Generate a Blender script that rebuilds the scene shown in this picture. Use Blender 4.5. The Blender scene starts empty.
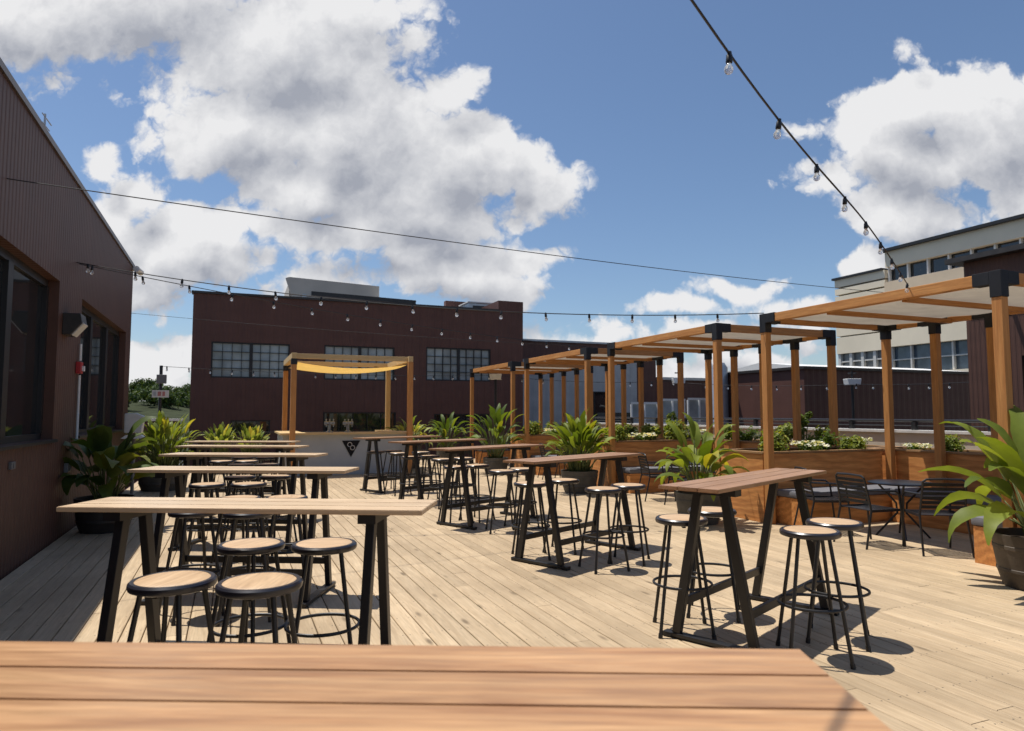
import bpy, bmesh, math, random
from mathutils import Vector, Matrix
R = math.radians
random.seed(7)
scene = bpy.context.scene
COL = scene.collection

# ------------------------------------------------------------------ camera
YAW = 22.29
cam_d = bpy.data.cameras.new('camera')
cam = bpy.data.objects.new('camera', cam_d); COL.objects.link(cam)
cam.location = (0, 0, 1.54)
cam.rotation_euler = (R(90 + 4.06), 0, R(-YAW))
cam_d.sensor_width = 36; cam_d.lens = 683 / 1024 * 36
cam_d.clip_start = .05; cam_d.clip_end = 3000
cam_d.dof.use_dof = True; cam_d.dof.focus_distance = 6.5; cam_d.dof.aperture_fstop = 4.0
scene.camera = cam

# ------------------------------------------------------------------ light
SUN = Vector((-.215, .26, 1)).normalized()
EL = math.asin(SUN.z); AZ = math.atan2(SUN.x, SUN.y)
sd = bpy.data.lights.new('sun', 'SUN'); sd.energy = 5.0; sd.angle = R(.53); sd.color = (1, .95, .87)
so = bpy.data.objects.new('sun', sd); COL.objects.link(so)
so.rotation_euler = SUN.to_track_quat('Z', 'Y').to_euler()
scene.view_settings.view_transform = 'Standard'
scene.view_settings.look = 'None'
scene.view_settings.exposure = 0.13
scene.view_settings.gamma = 1
scene.view_settings.use_curve_mapping = False

# ------------------------------------------------------------------ world: sky + clouds by direction
world = bpy.data.worlds.new('World'); scene.world = world; world.use_nodes = True
SKY_STRENGTH = .101
def build_world():
    nt = world.node_tree; nt.nodes.clear()
    N = nt.nodes; L = nt.links
    def nd(tree, t, **kw):
        n = tree.nodes.new(t)
        for k, v in kw.items(): setattr(n, k, v)
        return n
    # --- density group: input position (u, v, 0) on the sky seen as a horizontal-forward map
    g = bpy.data.node_groups.new('cloud_density', 'ShaderNodeTree')
    g.interface.new_socket('pos', in_out='INPUT', socket_type='NodeSocketVector')
    g.interface.new_socket('dens', in_out='OUTPUT', socket_type='NodeSocketFloat')
    g.interface.new_socket('broad', in_out='OUTPUT', socket_type='NodeSocketFloat')
    gi = nd(g, 'NodeGroupInput'); go = nd(g, 'NodeGroupOutput')
    GL = g.links
    def vm(op, a, b=None, c=None):
        n = nd(g, 'ShaderNodeVectorMath', operation=op)
        for i, x in enumerate((a, b, c)):
            if x is None: continue
            if isinstance(x, (tuple, list)): n.inputs[i].default_value = x
            else: GL.new(x, n.inputs[i])
        return n.outputs['Value'] if op in ('LENGTH', 'DOT_PRODUCT') else n.outputs[0]
    def mt(op, a, b=None, c=None):
        n = nd(g, 'ShaderNodeMath', operation=op)
        for i, x in enumerate((a, b, c)):
            if x is None: continue
            if isinstance(x, (int, float)): n.inputs[i].default_value = x
            else: GL.new(x, n.inputs[i])
        return n.outputs[0]
    pos = gi.outputs[0]
    # domain warp, two scales
    def noise(src, scale, detail, rough, out='Fac'):
        n = nd(g, 'ShaderNodeTexNoise', noise_dimensions='3D')
        n.inputs['Scale'].default_value = scale; n.inputs['Detail'].default_value = detail
        n.inputs['Roughness'].default_value = rough
        GL.new(src, n.inputs['Vector']); return n.outputs[out]
    w1 = vm('MULTIPLY_ADD', noise(pos, 5.5, 3, .5, 'Color'), (.13, .10, 0), (-.065, -.05, 0))
    p1 = vm('ADD', pos, w1)
    T = math.tan(R(4.06)); cp, sp = math.cos(R(4.06)), math.sin(R(4.06))
    def uv(px, py):
        x = (px - 512) / 683; y = (365.5 - py) / 683
        f = cp - sp * y; return x / f, (sp + cp * y) / f
    blobs = [ # a cumulus bank's lobes: azimuth/elevation centre and half sizes
        (110,5,200,80,1),(290,45,140,90,1.1),(350,130,125,95,1.15),(430,165,105,62,1),(546,188,46,30,.8),(395,198,110,46,1),
        (235,120,95,62,1),(300,190,62,48,1),(350,238,100,26,.9),(420,222,110,42,1),(185,262,120,36,.9),(20,10,110,62,.9),(447,95,42,40,.8),(505,170,40,40,.8),(350,20,70,50,.8),
        (98,160,24,26,.7),(135,192,42,34,.9),(105,225,46,36,.9),(190,240,80,34,.9),(150,268,60,22,.8),(228,268,56,24,.8),
        (255,228,60,22,.7),(316,238,28,13,.6),(415,262,70,34,.9),(470,288,62,26,.9),(530,255,42,12,.6),(505,293,46,18,.7),(450,268,110,40,1),(300,285,50,18,.5),
        (160,352,60,24,.8),(165,382,70,30,.8),(140,296,24,16,.5),
        (915,115,88,48,1),(900,165,100,52,1),(985,130,80,68,1.1),(862,150,46,44,.9),(800,136,28,13,.35),(905,212,80,40,.9),
        (868,268,36,28,.7),(738,290,46,13,.6),(690,308,44,10,.5),(800,312,50,16,.6),(612,328,40,9,.5),(700,335,110,12,.5),
        (905,45,22,11,.28),(960,62,20,8,.22),(720,372,110,22,.6),(560,345,60,16,.5),(1080,200,90,60,.9),(-90,60,110,60,1)]
    cur = None
    for (cx, cy, rx, ry, a) in blobs:
        u, v = uv(cx, cy); a_, b_ = rx / 683, ry / 683
        q = vm('MULTIPLY_ADD', p1, (1 / a_, 1 / b_, 0), (-u / a_, -v / b_, 0))
        d = mt('MULTIPLY_ADD', vm('LENGTH', q), -a, a)
        d = mt('MAXIMUM', d, -1.2)
        if cur is None: cur = d
        else:
            n = nd(g, 'ShaderNodeMath', operation='SMOOTH_MAX')
            GL.new(cur, n.inputs[0]); GL.new(d, n.inputs[1]); n.inputs[2].default_value = .22
            cur = n.outputs[0]
    vo = nd(g, 'ShaderNodeTexVoronoi', voronoi_dimensions='3D', feature='F1')
    vo.inputs['Scale'].default_value = 15; vo.inputs['Detail'].default_value = 3.5
    vo.inputs['Roughness'].default_value = .55; vo.inputs['Lacunarity'].default_value = 2.2
    w2 = vm('MULTIPLY_ADD', noise(pos, 22, 4, .6, 'Color'), (.05, .05, 0), (-.025, -.025, 0))
    GL.new(vm('ADD', pos, w2), vo.inputs['Vector'])
    bill = mt('MULTIPLY_ADD', vo.outputs['Distance'], -.55, .42)
    fb = mt('MULTIPLY_ADD', noise(pos, 9, 7, .56), 1.0, -.30)
    dens = mt('ADD', mt('ADD', cur, bill), fb)
    GL.new(dens, go.inputs[0]); GL.new(cur, go.inputs[1])

    # --- main tree
    tc = nd(nt, 'ShaderNodeTexCoord')
    def V(op, a, b=None, c=None):
        n = nd(nt, 'ShaderNodeVectorMath', operation=op)
        for i, x in enumerate((a, b, c)):
            if x is None: continue
            if isinstance(x, (tuple, list)): n.inputs[i].default_value = x
            else: L.new(x, n.inputs[i])
        return n.outputs['Value'] if op in ('LENGTH', 'DOT_PRODUCT') else n.outputs[0]
    def Mt(op, a, b=None, c=None, clamp=False):
        n = nd(nt, 'ShaderNodeMath', operation=op); n.use_clamp = clamp
        for i, x in enumerate((a, b, c)):
            if x is None: continue
            if isinstance(x, (int, float)): n.inputs[i].default_value = x
            else: L.new(x, n.inputs[i])
        return n.outputs[0]
    D = tc.outputs['Generated']
    s, c = math.sin(R(YAW)), math.cos(R(YAW))
    fw = V('DOT_PRODUCT', D, (s, c, 0)); rt = V('DOT_PRODUCT', D, (c, -s, 0))
    sep = nd(nt, 'ShaderNodeSeparateXYZ'); L.new(D, sep.inputs[0])
    fwc = Mt('MAXIMUM', fw, .06)
    cb = nd(nt, 'ShaderNodeCombineXYZ')
    L.new(Mt('DIVIDE', rt, fwc), cb.inputs[0]); L.new(Mt('DIVIDE', sep.outputs[2], fwc), cb.inputs[1])
    P0 = cb.outputs[0]
    def dens_at(off):
        n = nd(nt, 'ShaderNodeGroup'); n.node_tree = g
        if off: L.new(V('ADD', P0, off), n.inputs[0])
        else: L.new(P0, n.inputs[0])
        return n.outputs
    d0 = dens_at(None)[0]; o2 = dens_at((-.03, .055, 0)); d2 = o2[1]
    mr = nd(nt, 'ShaderNodeMapRange', interpolation_type='SMOOTHSTEP')
    L.new(d0, mr.inputs[0]); mr.inputs[1].default_value = -.06; mr.inputs[2].default_value = .26
    # clouds elsewhere in the sky
    no = nd(nt, 'ShaderNodeTexNoise'); no.inputs['Scale'].default_value = 2.6; no.inputs['Detail'].default_value = 7
    no.inputs['Roughness'].default_value = .6
    L.new(V('MULTIPLY', D, (1, 1, 1.8)), no.inputs['Vector'])
    m2 = nd(nt, 'ShaderNodeMapRange', interpolation_type='SMOOTHSTEP')
    L.new(no.outputs['Fac'], m2.inputs[0]); m2.inputs[1].default_value = .55; m2.inputs[2].default_value = .68
    m3 = nd(nt, 'ShaderNodeMapRange', interpolation_type='SMOOTHSTEP')   # only well away from the bank above
    L.new(fw, m3.inputs[0]); m3.inputs[1].default_value = .62; m3.inputs[2].default_value = .35
    alpha = Mt('MAXIMUM', mr.outputs[0], Mt('MULTIPLY', m2.outputs[0], m3.outputs[0]))
    # self shadowing of the cloud towards the sun
    dd = Mt('ADD', d2, Mt('MULTIPLY', o2[0], .22))
    sh = nd(nt, 'ShaderNodeMapRange', interpolation_type='SMOOTHSTEP')
    L.new(dd, sh.inputs[0]); sh.interpolation_type = 'LINEAR'; sh.inputs[1].default_value = -.1; sh.inputs[2].default_value = 2.0
    rim = Mt('MULTIPLY_ADD', Mt('SUBTRACT', d0, o2[0]), .55, 0)
    nz = nd(nt, 'ShaderNodeTexNoise'); nz.inputs['Scale'].default_value = 7; nz.inputs['Detail'].default_value = 5; nz.inputs['Roughness'].default_value = .55
    L.new(P0, nz.inputs['Vector'])
    rim = Mt('ADD', rim, Mt('MULTIPLY_ADD', nz.outputs['Fac'], .5, -.36))
    shade = Mt('SUBTRACT', sh.outputs[0], rim, clamp=True)
    mix = nd(nt, 'ShaderNodeMix', data_type='RGBA'); L.new(shade, mix.inputs['Factor'])
    mix.inputs[6].default_value = (.76, .76, .77, 1); mix.inputs[7].default_value = (.33, .35, .405, 1)
    bgc = nd(nt, 'ShaderNodeBackground'); L.new(mix.outputs[2], bgc.inputs[0]); bgc.inputs[1].default_value = 1.0
    sky = nd(nt, 'ShaderNodeTexSky', sky_type='NISHITA'); sky.sun_disc = False
    sky.sun_elevation = EL; sky.sun_rotation = AZ; sky.air_density = 1.0; sky.dust_density = .6; sky.ozone_density = 4.5
    bgs = nd(nt, 'ShaderNodeBackground'); L.new(sky.outputs[0], bgs.inputs[0]); bgs.inputs[1].default_value = SKY_STRENGTH
    ms = nd(nt, 'ShaderNodeMixShader'); L.new(alpha, ms.inputs[0]); L.new(bgs.outputs[0], ms.inputs[1]); L.new(bgc.outputs[0], ms.inputs[2])
    out = nd(nt, 'ShaderNodeOutputWorld'); L.new(ms.outputs[0], out.inputs[0])
build_world()

# ------------------------------------------------------------------ materials
class NT:
    def __init__(s, name):
        s.m = bpy.data.materials.new(name); s.m.use_nodes = True
        s.t = s.m.node_tree; s.t.nodes.clear()
        s.out = s.n('ShaderNodeOutputMaterial'); s.b = s.n('ShaderNodeBsdfPrincipled')
        s.l(s.b.outputs[0], s.out.inputs[0])
    def n(s, t, **kw):
        x = s.t.nodes.new(t)
        for k, v in kw.items(): setattr(x, k, v)
        return x
    def l(s, a, b): s.t.links.new(a, b)
    def set(s, **kw):
        for k, v in kw.items():
            i = s.b.inputs[k.replace('_', ' ')]
            i.default_value = v
    def coords(s, scale, rand=True):
        tc = s.n('ShaderNodeTexCoord'); v = tc.outputs['Object']
        if rand:
            oi = s.n('ShaderNodeObjectInfo')
            cb = s.n('ShaderNodeVectorMath', operation='MULTIPLY_ADD')
            s.l(oi.outputs['Random'], cb.inputs[0]); cb.inputs[1].default_value = (17, 23, 31)
            s.l(v, cb.inputs[2]); v = cb.outputs[0]
        mp = s.n('ShaderNodeMapping'); mp.inputs['Scale'].default_value = scale
        s.l(v, mp.inputs['Vector']); return mp.outputs[0]
    def noise(s, v, scale, detail=4, rough=.55, dist=0, out='Fac'):
        x = s.n('ShaderNodeTexNoise'); x.inputs['Scale'].default_value = scale; x.inputs['Detail'].default_value = detail
        x.inputs['Roughness'].default_value = rough; x.inputs['Distortion'].default_value = dist
        s.l(v, x.inputs['Vector']); return x.outputs[out]
    def ramp(s, f, stops):
        x = s.n('ShaderNodeValToRGB'); e = x.color_ramp.elements
        while len(e) < len(stops): e.new(.5)
        for i, (p, c) in enumerate(stops): e[i].position = p; e[i].color = (*c, 1) if len(c) == 3 else c
        s.l(f, x.inputs[0]); return x.outputs[0]
    def mixc(s, f, a, b, blend='MIX'):
        x = s.n('ShaderNodeMix', data_type='RGBA', blend_type=blend)
        for i, q in ((0, f), (6, a), (7, b)):
            if isinstance(q, (int, float)): x.inputs[i].default_value = q
            elif isinstance(q, tuple): x.inputs[i].default_value = (*q, 1)
            else: s.l(q, x.inputs[i])
        return x.outputs[2]
    def bump(s, h, strength=.2, dist=.01):
        x = s.n('ShaderNodeBump'); x.inputs['Strength'].default_value = strength; x.inputs['Distance'].default_value = dist
        s.l(h, x.inputs['Height']); s.l(x.outputs[0], s.b.inputs['Normal'])
    def island(s, lo, hi):
        g = s.n('ShaderNodeNewGeometry'); r = s.n('ShaderNodeMapRange'); s.l(g.outputs['Random Per Island'], r.inputs[0])
        r.inputs[3].default_value = lo; r.inputs[4].default_value = hi; return r.outputs[0]

def plain(name, col, rough=.5, metal=0., spec=.5, var=.15, scale=6, bump=0):
    k = NT(name); v = k.coords((1, 1, 1)); f = k.noise(v, scale, 5, .6)
    lo = tuple(max(0, c * (1 - var)) for c in col); hi = tuple(c * (1 + var) for c in col)
    k.l(k.ramp(f, [(.3, lo), (.7, hi)]), k.b.inputs['Base Color'])
    k.set(Metallic=metal, Roughness=rough); k.b.inputs['Specular IOR Level'].default_value = spec
    if bump: k.bump(k.noise(v, scale * 8, 4, .6), bump, .004)
    return k.m
def wood(name, dark, light, axis='X', rough=.55, grain=13, figure=0, var=(.82, 1.12), spec=.35, stain=None, kn=True):
    k = NT(name); a = {'X': 0, 'Y': 1, 'Z': 2}[axis]
    sc = [grain, grain, grain]; sc[a] = .75
    v = k.coords(tuple(sc)); f = k.noise(v, 1.6, 6, .62, 1.2)
    fine = k.noise(v, 7, 3, .6)
    col = k.ramp(f, [(.25, dark), (.5, tuple((p + q) / 2 for p, q in zip(dark, light))), (.75, light)])
    if figure:
        sc2 = [3.2] * 3; sc2[a] = .8
        w = k.n('ShaderNodeTexWave', wave_type='RINGS', rings_direction=axis if False else 'SPHERICAL')
        w.inputs['Scale'].default_value = 1.1; w.inputs['Distortion'].default_value = 14; w.inputs['Detail'].default_value = 3
        w.inputs['Detail Scale'].default_value = .8
        k.l(k.coords(tuple(sc2)), w.inputs['Vector'])
        col = k.mixc(figure, col, k.ramp(w.outputs['Fac'], [(.15, dark), (.9, light)]))
    mul = k.n('ShaderNodeVectorMath', operation='SCALE'); k.l(col, mul.inputs[0]); k.l(k.island(*var), mul.inputs['Scale'])
    col = mul.outputs[0]
    fr = k.ramp(fine, [(.3, (.82, .82, .82)), (.65, (1.06, 1.06, 1.06))])
    col = k.mixc(1.0, col, fr, 'MULTIPLY')
    if kn:   # knots
        sk = [6, 6, 6]; sk[a] = 1.6
        vo = k.n('ShaderNodeTexVoronoi'); vo.inputs['Scale'].default_value = .8; k.l(k.coords(tuple(sk)), vo.inputs['Vector'])
        kf = k.ramp(vo.outputs['Distance'], [(.05, (1, 1, 1)), (.13, (0, 0, 0))])
        col = k.mixc(kf, col, tuple(c * .45 for c in dark))
    if stain:
        big = k.noise(k.coords((1, 1, 1), False), stain, 5, .6)
        col = k.mixc(k.ramp(big, [(.42, (0, 0, 0)), (.68, (.55, .55, .55))]), col, tuple(c * .62 for c in dark))
    k.l(col, k.b.inputs['Base Color']); k.b.inputs['Specular IOR Level'].default_value = spec
    k.l(k.ramp(fine, [(.2, (rough - .1,) * 3), (.8, (rough + .12,) * 3)]), k.b.inputs['Roughness'])
    k.bump(k.noise(v, 3, 5, .65), .25, .004)
    return k.m
def corrugated(name, col, axis, period=.2, rough=.55, var=.12):
    k = NT(name)
    tc = k.n('ShaderNodeTexCoord'); sx = k.n('ShaderNodeSeparateXYZ'); k.l(tc.outputs['Object'], sx.inputs[0])
    def M(op, a, b):
        x = k.n('ShaderNodeMath', operation=op)
        if hasattr(a, 'links'): k.l(a, x.inputs[0])
        else: x.inputs[0].default_value = a
        x.inputs[1].default_value = b; return x.outputs[0]
    w = M('MULTIPLY', sx.outputs[{'X': 0, 'Y': 1}[axis]], 2 * math.pi / period)
    si = k.n('ShaderNodeMath', operation='SINE'); k.l(w, si.inputs[0])
    r = k.n('ShaderNodeMapRange', interpolation_type='SMOOTHSTEP'); k.l(si.outputs[0], r.inputs[0]); r.inputs[1].default_value = -.5; r.inputs[2].default_value = .5
    f = k.noise(k.coords((.5, .5, .9), False), 2.2, 6, .6)
    streak = k.noise(k.coords((3, 3, .12), False), 2, 4, .6)
    c = k.ramp(f, [(.3, tuple(x * (1 - var) for x in col)), (.7, tuple(x * (1 + var) for x in col))])
    c = k.mixc(1.0, c, k.ramp(streak, [(.3, (.94, .94, .94)), (.7, (1.04, 1.04, 1.04))]), 'MULTIPLY')
    k.l(c, k.b.inputs['Base Color']); k.set(Roughness=rough); k.b.inputs['Specular IOR Level'].default_value = .3
    k.bump(r.outputs[0], .5, .02)
    return k.m
def glassy(name, tint=(.02, .023, .025), rough=.04, spec=.8, var=.3):
    k = NT(name); f = k.noise(k.coords((1, 1, 1)), 1.3, 3, .5)
    k.l(k.ramp(f, [(.35, tuple(c * (1 - var) for c in tint)), (.7, tuple(c * (1 + var) for c in tint))]), k.b.inputs['Base Color'])
    k.set(Roughness=rough); k.b.inputs['Specular IOR Level'].default_value = spec
    k.bump(k.noise(k.coords((1, 1, 1)), .9, 2, .5), .04, .02)
    return k.m
def bulb_mat():
    k = NT('sky_whitened_bulb_glass')
    g = k.n('ShaderNodeBsdfGlass'); g.inputs['IOR'].default_value = 1.3; g.inputs['Roughness'].default_value = .02
    d = k.n('ShaderNodeBsdfTranslucent'); d.inputs[0].default_value = (.85, .85, .83, 1)
    d2 = k.n('ShaderNodeBsdfDiffuse'); d2.inputs[0].default_value = (.85, .85, .83, 1)
    a = k.n('ShaderNodeAddShader'); k.l(d.outputs[0], a.inputs[0]); k.l(d2.outputs[0], a.inputs[1])
    m = k.n('ShaderNodeMixShader'); m.inputs[0].default_value = .3; k.l(g.outputs[0], m.inputs[1]); k.l(d2.outputs[0], m.inputs[2])  # diffuse white mixed in to stand for sky seen through the glass
    k.l(m.outputs[0], k.out.inputs[0]); return k.m
def leafy(name, dark, light, trans=.38, rough=.55):
    k = NT(name)
    f = k.island(0, 1); n = k.noise(k.coords((1, 1, 1)), 5, 3, .6)
    old = tuple(q * w for q, w in zip(light, (1.5, 1.12, .9)))
    c = k.ramp(f, [(0, dark), (.5, tuple((p + q) / 2 for p, q in zip(dark, light))), (.9, light), (.96, old)])
    c = k.mixc(1.0, c, k.ramp(n, [(.3, (.8, .8, .8)), (.7, (1.15, 1.15, 1.15))]), 'MULTIPLY')
    k.l(c, k.b.inputs['Base Color']); k.set(Roughness=rough); k.b.inputs['Specular IOR Level'].default_value = .3
    t = k.n('ShaderNodeBsdfTranslucent')
    c2 = k.mixc(1.0, c, (1.7, 1.55, .5), 'MULTIPLY'); k.l(c2, t.inputs[0])
    m = k.n('ShaderNodeMixShader'); m.inputs[0].default_value = trans
    k.l(k.b.outputs[0], m.inputs[1]); k.l(t.outputs[0], m.inputs[2]); k.l(m.outputs[0], k.out.inputs[0])
    return k.m
def fabric(name, col, trans=.35):
    k = NT(name); n = k.noise(k.coords((1, 1, 1)), 3, 5, .6)
    c = k.ramp(n, [(.3, tuple(x * .88 for x in col)), (.7, tuple(x * 1.06 for x in col))])
    k.l(c, k.b.inputs['Base Color']); k.set(Roughness=.85); k.b.inputs['Specular IOR Level'].default_value = .15
    t = k.n('ShaderNodeBsdfTranslucent'); k.l(c, t.inputs[0])
    m = k.n('ShaderNodeMixShader'); m.inputs[0].default_value = trans
    k.l(k.b.outputs[0], m.inputs[1]); k.l(t.outputs[0], m.inputs[2]); k.l(m.outputs[0], k.out.inputs[0])
    w = k.n('ShaderNodeTexWave'); w.inputs['Scale'].default_value = 90; k.l(k.coords((1, 1, 1)), w.inputs['Vector'])
    k.bump(w.outputs['Fac'], .1, .002)
    return k.m

def add_screws(m, bw, x0):
    t = m.node_tree; b = next(n for n in t.nodes if n.type == 'BSDF_PRINCIPLED')
    def M(op, a, q=None):
        n = t.nodes.new('ShaderNodeMath'); n.operation = op
        for i, x in enumerate((a, q)):
            if x is None: continue
            if isinstance(x, (int, float)): n.inputs[i].default_value = x
            else: t.links.new(x, n.inputs[i])
        return n.outputs[0]
    tc = t.nodes.new('ShaderNodeTexCoord'); sp = t.nodes.new('ShaderNodeSeparateXYZ'); t.links.new(tc.outputs['Object'], sp.inputs[0])
    fx = M('MULTIPLY', M('FRACT', M('DIVIDE', M('SUBTRACT', sp.outputs[0], x0), bw)), bw)
    dx = M('SUBTRACT', M('ABSOLUTE', M('SUBTRACT', fx, bw / 2)), bw / 2 - .026)
    dy = M('MULTIPLY', M('SUBTRACT', M('FRACT', M('DIVIDE', M('ADD', sp.outputs[1], 20), .41)), .5), .41)
    d = M('SQRT', M('ADD', M('MULTIPLY', dx, dx), M('MULTIPLY', dy, dy)))
    f = M('LESS_THAN', d, .0052)
    lk = b.inputs['Base Color'].links[0]; src = lk.from_socket
    mx = t.nodes.new('ShaderNodeMix'); mx.data_type = 'RGBA'; t.links.new(f, mx.inputs[0]); t.links.new(src, mx.inputs[6]); mx.inputs[7].default_value = (.09, .07, .055, 1)
    t.links.new(mx.outputs[2], b.inputs['Base Color'])
MT = dict(
    deck=wood('deck_boards', (.42, .305, .185), (.58, .45, .295), 'Y', .58, 14, 0, (.87, 1.11), .3, .55),
    table=wood('table_planks_glare_pale', (.54, .375, .225), (.73, .55, .36), 'X', .33, 15, 0, (.9, 1.1), .5, None, False),  # left row: glancing sky glare put into a paler base colour
    table_red=wood('table_planks_red', (.27, .14, .072), (.43, .25, .14), 'X', .38, 15, 0, (.9, 1.1), .45, None, False),
    table_warm=wood('table_planks_warm', (.27, .12, .048), (.58, .345, .17), 'X', .36, 9, 0, (.86, 1.1), .45, None, False),
    cedar_z=wood('cedar_posts', (.40, .16, .046), (.60, .29, .095), 'Z', .6, 16, .15, (.85, 1.1)),
    cedar_x=wood('cedar_rafters', (.38, .15, .046), (.58, .28, .095), 'X', .6, 16, .15, (.85, 1.1)),
    cedar_y=wood('cedar_beams', (.42, .165, .046), (.66, .33, .11), 'Y', .6, 16, .2, (.85, 1.1)),
    pale_x=wood('pale_rafters', (.50, .34, .15), (.66, .48, .25), 'X', .6, 14),
    pale_y=wood('pale_beams', (.50, .34, .15), (.66, .48, .25), 'Y', .6, 14),
    pale_z=wood('pale_posts', (.44, .28, .11), (.58, .40, .19), 'Z', .6, 14),
    ply=wood('planter_plywood', (.40, .15, .044), (.72, .33, .105), 'X', .5, 7, .38, (.8, 1.15), .4),
    ply_y=wood('planter_plywood_side', (.40, .15, .044), (.72, .33, .105), 'Y', .5, 7, .38, (.8, 1.15), .4),
    cap=wood('planter_cap', (.26, .14, .06), (.42, .25, .12), 'Y', .6, 14),
    seat=wood('stool_seat_wood', (.46, .30, .17), (.62, .44, .27), 'X', .45, 12, 0, (.9, 1.1), .4, None, False),
    black=plain('black_steel', (.012, .012, .014), .42, 0, .5, .2),
    rim=plain('dark_navy_rim', (.014, .014, .022), .3, 0, .6, .2),
    bracket=plain('black_bracket', (.016, .016, .018), .5, 0, .4, .2),
    chair=plain('charcoal_chair', (.016, .017, .02), .35, 0, .5, .2),
    cushion=plain('grey_cushion', (.15, .15, .165), .9, 0, .2, .12, 9, .3),
    brown_y=corrugated('brown_ribbed_metal_side', (.098, .048, .035), 'Y', .11),
    brown_x=corrugated('brown_ribbed_metal', (.112, .052, .040), 'X', .3),
    brown=plain('brown_painted_wall', (.10, .052, .04), .6, 0, .3, .12, 3, .15),
    coping=plain('roof_coping', (.10, .085, .09), .4, .3, .5, .15),
    dframe=plain('dark_window_frame', (.018, .018, .02), .45, 0, .4, .15),
    glass=glassy('dark_window_glass', (.018, .02, .022)),
    gglass=glassy('sky_toned_window_glass', (.29, .33, .345), .14, .6, .3),  # light grey base colour stands in for reflected sky
    bglass=glassy('blue_window_glass', (.07, .10, .14), .1, .6, .3),
    sglass=glassy('pale_shade_glass', (.16, .17, .18), .2, .5),
    gwall=corrugated('grey_ribbed_metal', (.42, .42, .42), 'X', .35, .5),
    barfront=plain('grey_bar_panel', (.40, .42, .43), .6, 0, .3, .08, 2, .1),
    steel=plain('brushed_steel', (.30, .30, .29), .35, .6, .5, .1),
    white=plain('white_paint', (.74, .74, .72), .5, 0, .4, .06),
    offwhite=plain('weathered_white', (.60, .59, .56), .6, 0, .3, .1),
    sign_red=plain('faded_red', (.40, .17, .16), .6, 0, .3, .1),
    red=plain('red_paint', (.45, .025, .03), .4, 0, .5, .1),
    greybox=plain('grey_plastic', (.15, .15, .15), .5, 0, .4, .1),
    beige=plain('beige_concrete', (.50, .45, .37), .85, 0, .2, .1, 1.5, .2),
    beige_wall=plain('cream_wall', (.80, .71, .55), .85, 0, .2, .08, .3, .1),
    tan=plain('tan_wall', (.66, .53, .38), .85, 0, .2, .1, .3, .1),
    screen=plain('beige_roof_screen', (.55, .49, .41), .6, .1, .3, .08, 1),
    galv=plain('galvanised_metal', (.42, .44, .46), .4, .6, .5, .12),
    navy=plain('navy_paint', (.03, .04, .12), .6, 0, .3, .1),
    pot=plain('grey_barrel_pot', (.085, .08, .07), .65, 0, .35, .3, 5, .3),
    pot_brown=plain('brown_pot', (.075, .058, .043), .6, 0, .4, .35, 6, .3),
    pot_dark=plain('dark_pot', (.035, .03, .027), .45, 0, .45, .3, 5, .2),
    soil=plain('soil', (.035, .025, .018), .95, 0, .1, .4, 20, .8),
    asphalt=plain('asphalt', (.055, .055, .058), .9, 0, .2, .25, 3, .4),
    hillgrass=plain('hill_grass', (.036, .044, .022), .95, 0, .1, .35, .2, .2),
    canvas=fabric('cream_canvas', (.56, .51, .43), .2),
    ycanvas=fabric('yellow_canvas', (.78, .50, .14), .5),
    leaf=leafy('broad_leaf', (.045, .080, .012), (.125, .185, .028)),
    leaf_y=leafy('fresh_leaf', (.10, .145, .02), (.26, .31, .06)),
    leaf_m=leafy('mid_leaf', (.065, .105, .013), (.21, .26, .036)),
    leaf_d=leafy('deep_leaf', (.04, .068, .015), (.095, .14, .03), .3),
    leaf_v=leafy('variegated_leaf', (.08, .13, .02), (.33, .37, .12)),
    tree_leaf=leafy('tree_leaf', (.025, .05, .014), (.075, .12, .03), .2, .6),
    petal=leafy('white_petal', (.55, .56, .45), (.75, .75, .66), .3, .6),
    stem=plain('green_stem', (.11, .125, .04), .6, 0, .3, .3),
    bark=plain('bark', (.08, .06, .04), .9, 0, .1, .3, 8, .6),
    bulb=bulb_mat(),
    sign_dark=plain('sign_black', (.008, .008, .01), .6, 0, .2, .1),
)

# ------------------------------------------------------------------ geometry helpers
def box(bm, x0, x1, y0, y1, z0, z1):
    v = [bm.verts.new(p) for p in ((x0,y0,z0),(x1,y0,z0),(x1,y1,z0),(x0,y1,z0),(x0,y0,z1),(x1,y0,z1),(x1,y1,z1),(x0,y1,z1))]
    for f in ((0,3,2,1),(4,5,6,7),(0,1,5,4),(1,2,6,5),(2,3,7,6),(3,0,4,7)): bm.faces.new([v[i] for i in f])
def bar(bm, a, b, w, h, up=(0, 0, 1)):
    """rectangular bar from a to b; w sideways, h along up"""
    a = Vector(a); b = Vector(b); d = (b - a).normalized(); up = Vector(up)
    s = d.cross(up)
    if s.length < 1e-4: s = d.cross(Vector((0, 1, 0)))
    s.normalize(); u = s.cross(d).normalized()
    v = []
    for p in (a, b):
        for (i, j) in ((-1,-1),(1,-1),(1,1),(-1,1)): v.append(bm.verts.new(p + s * (w / 2 * i) + u * (h / 2 * j)))
    for f in ((0,1,2,3),(7,6,5,4),(0,4,5,1),(1,5,6,2),(2,6,7,3),(3,7,4,0)): bm.faces.new([v[i] for i in f])
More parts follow.
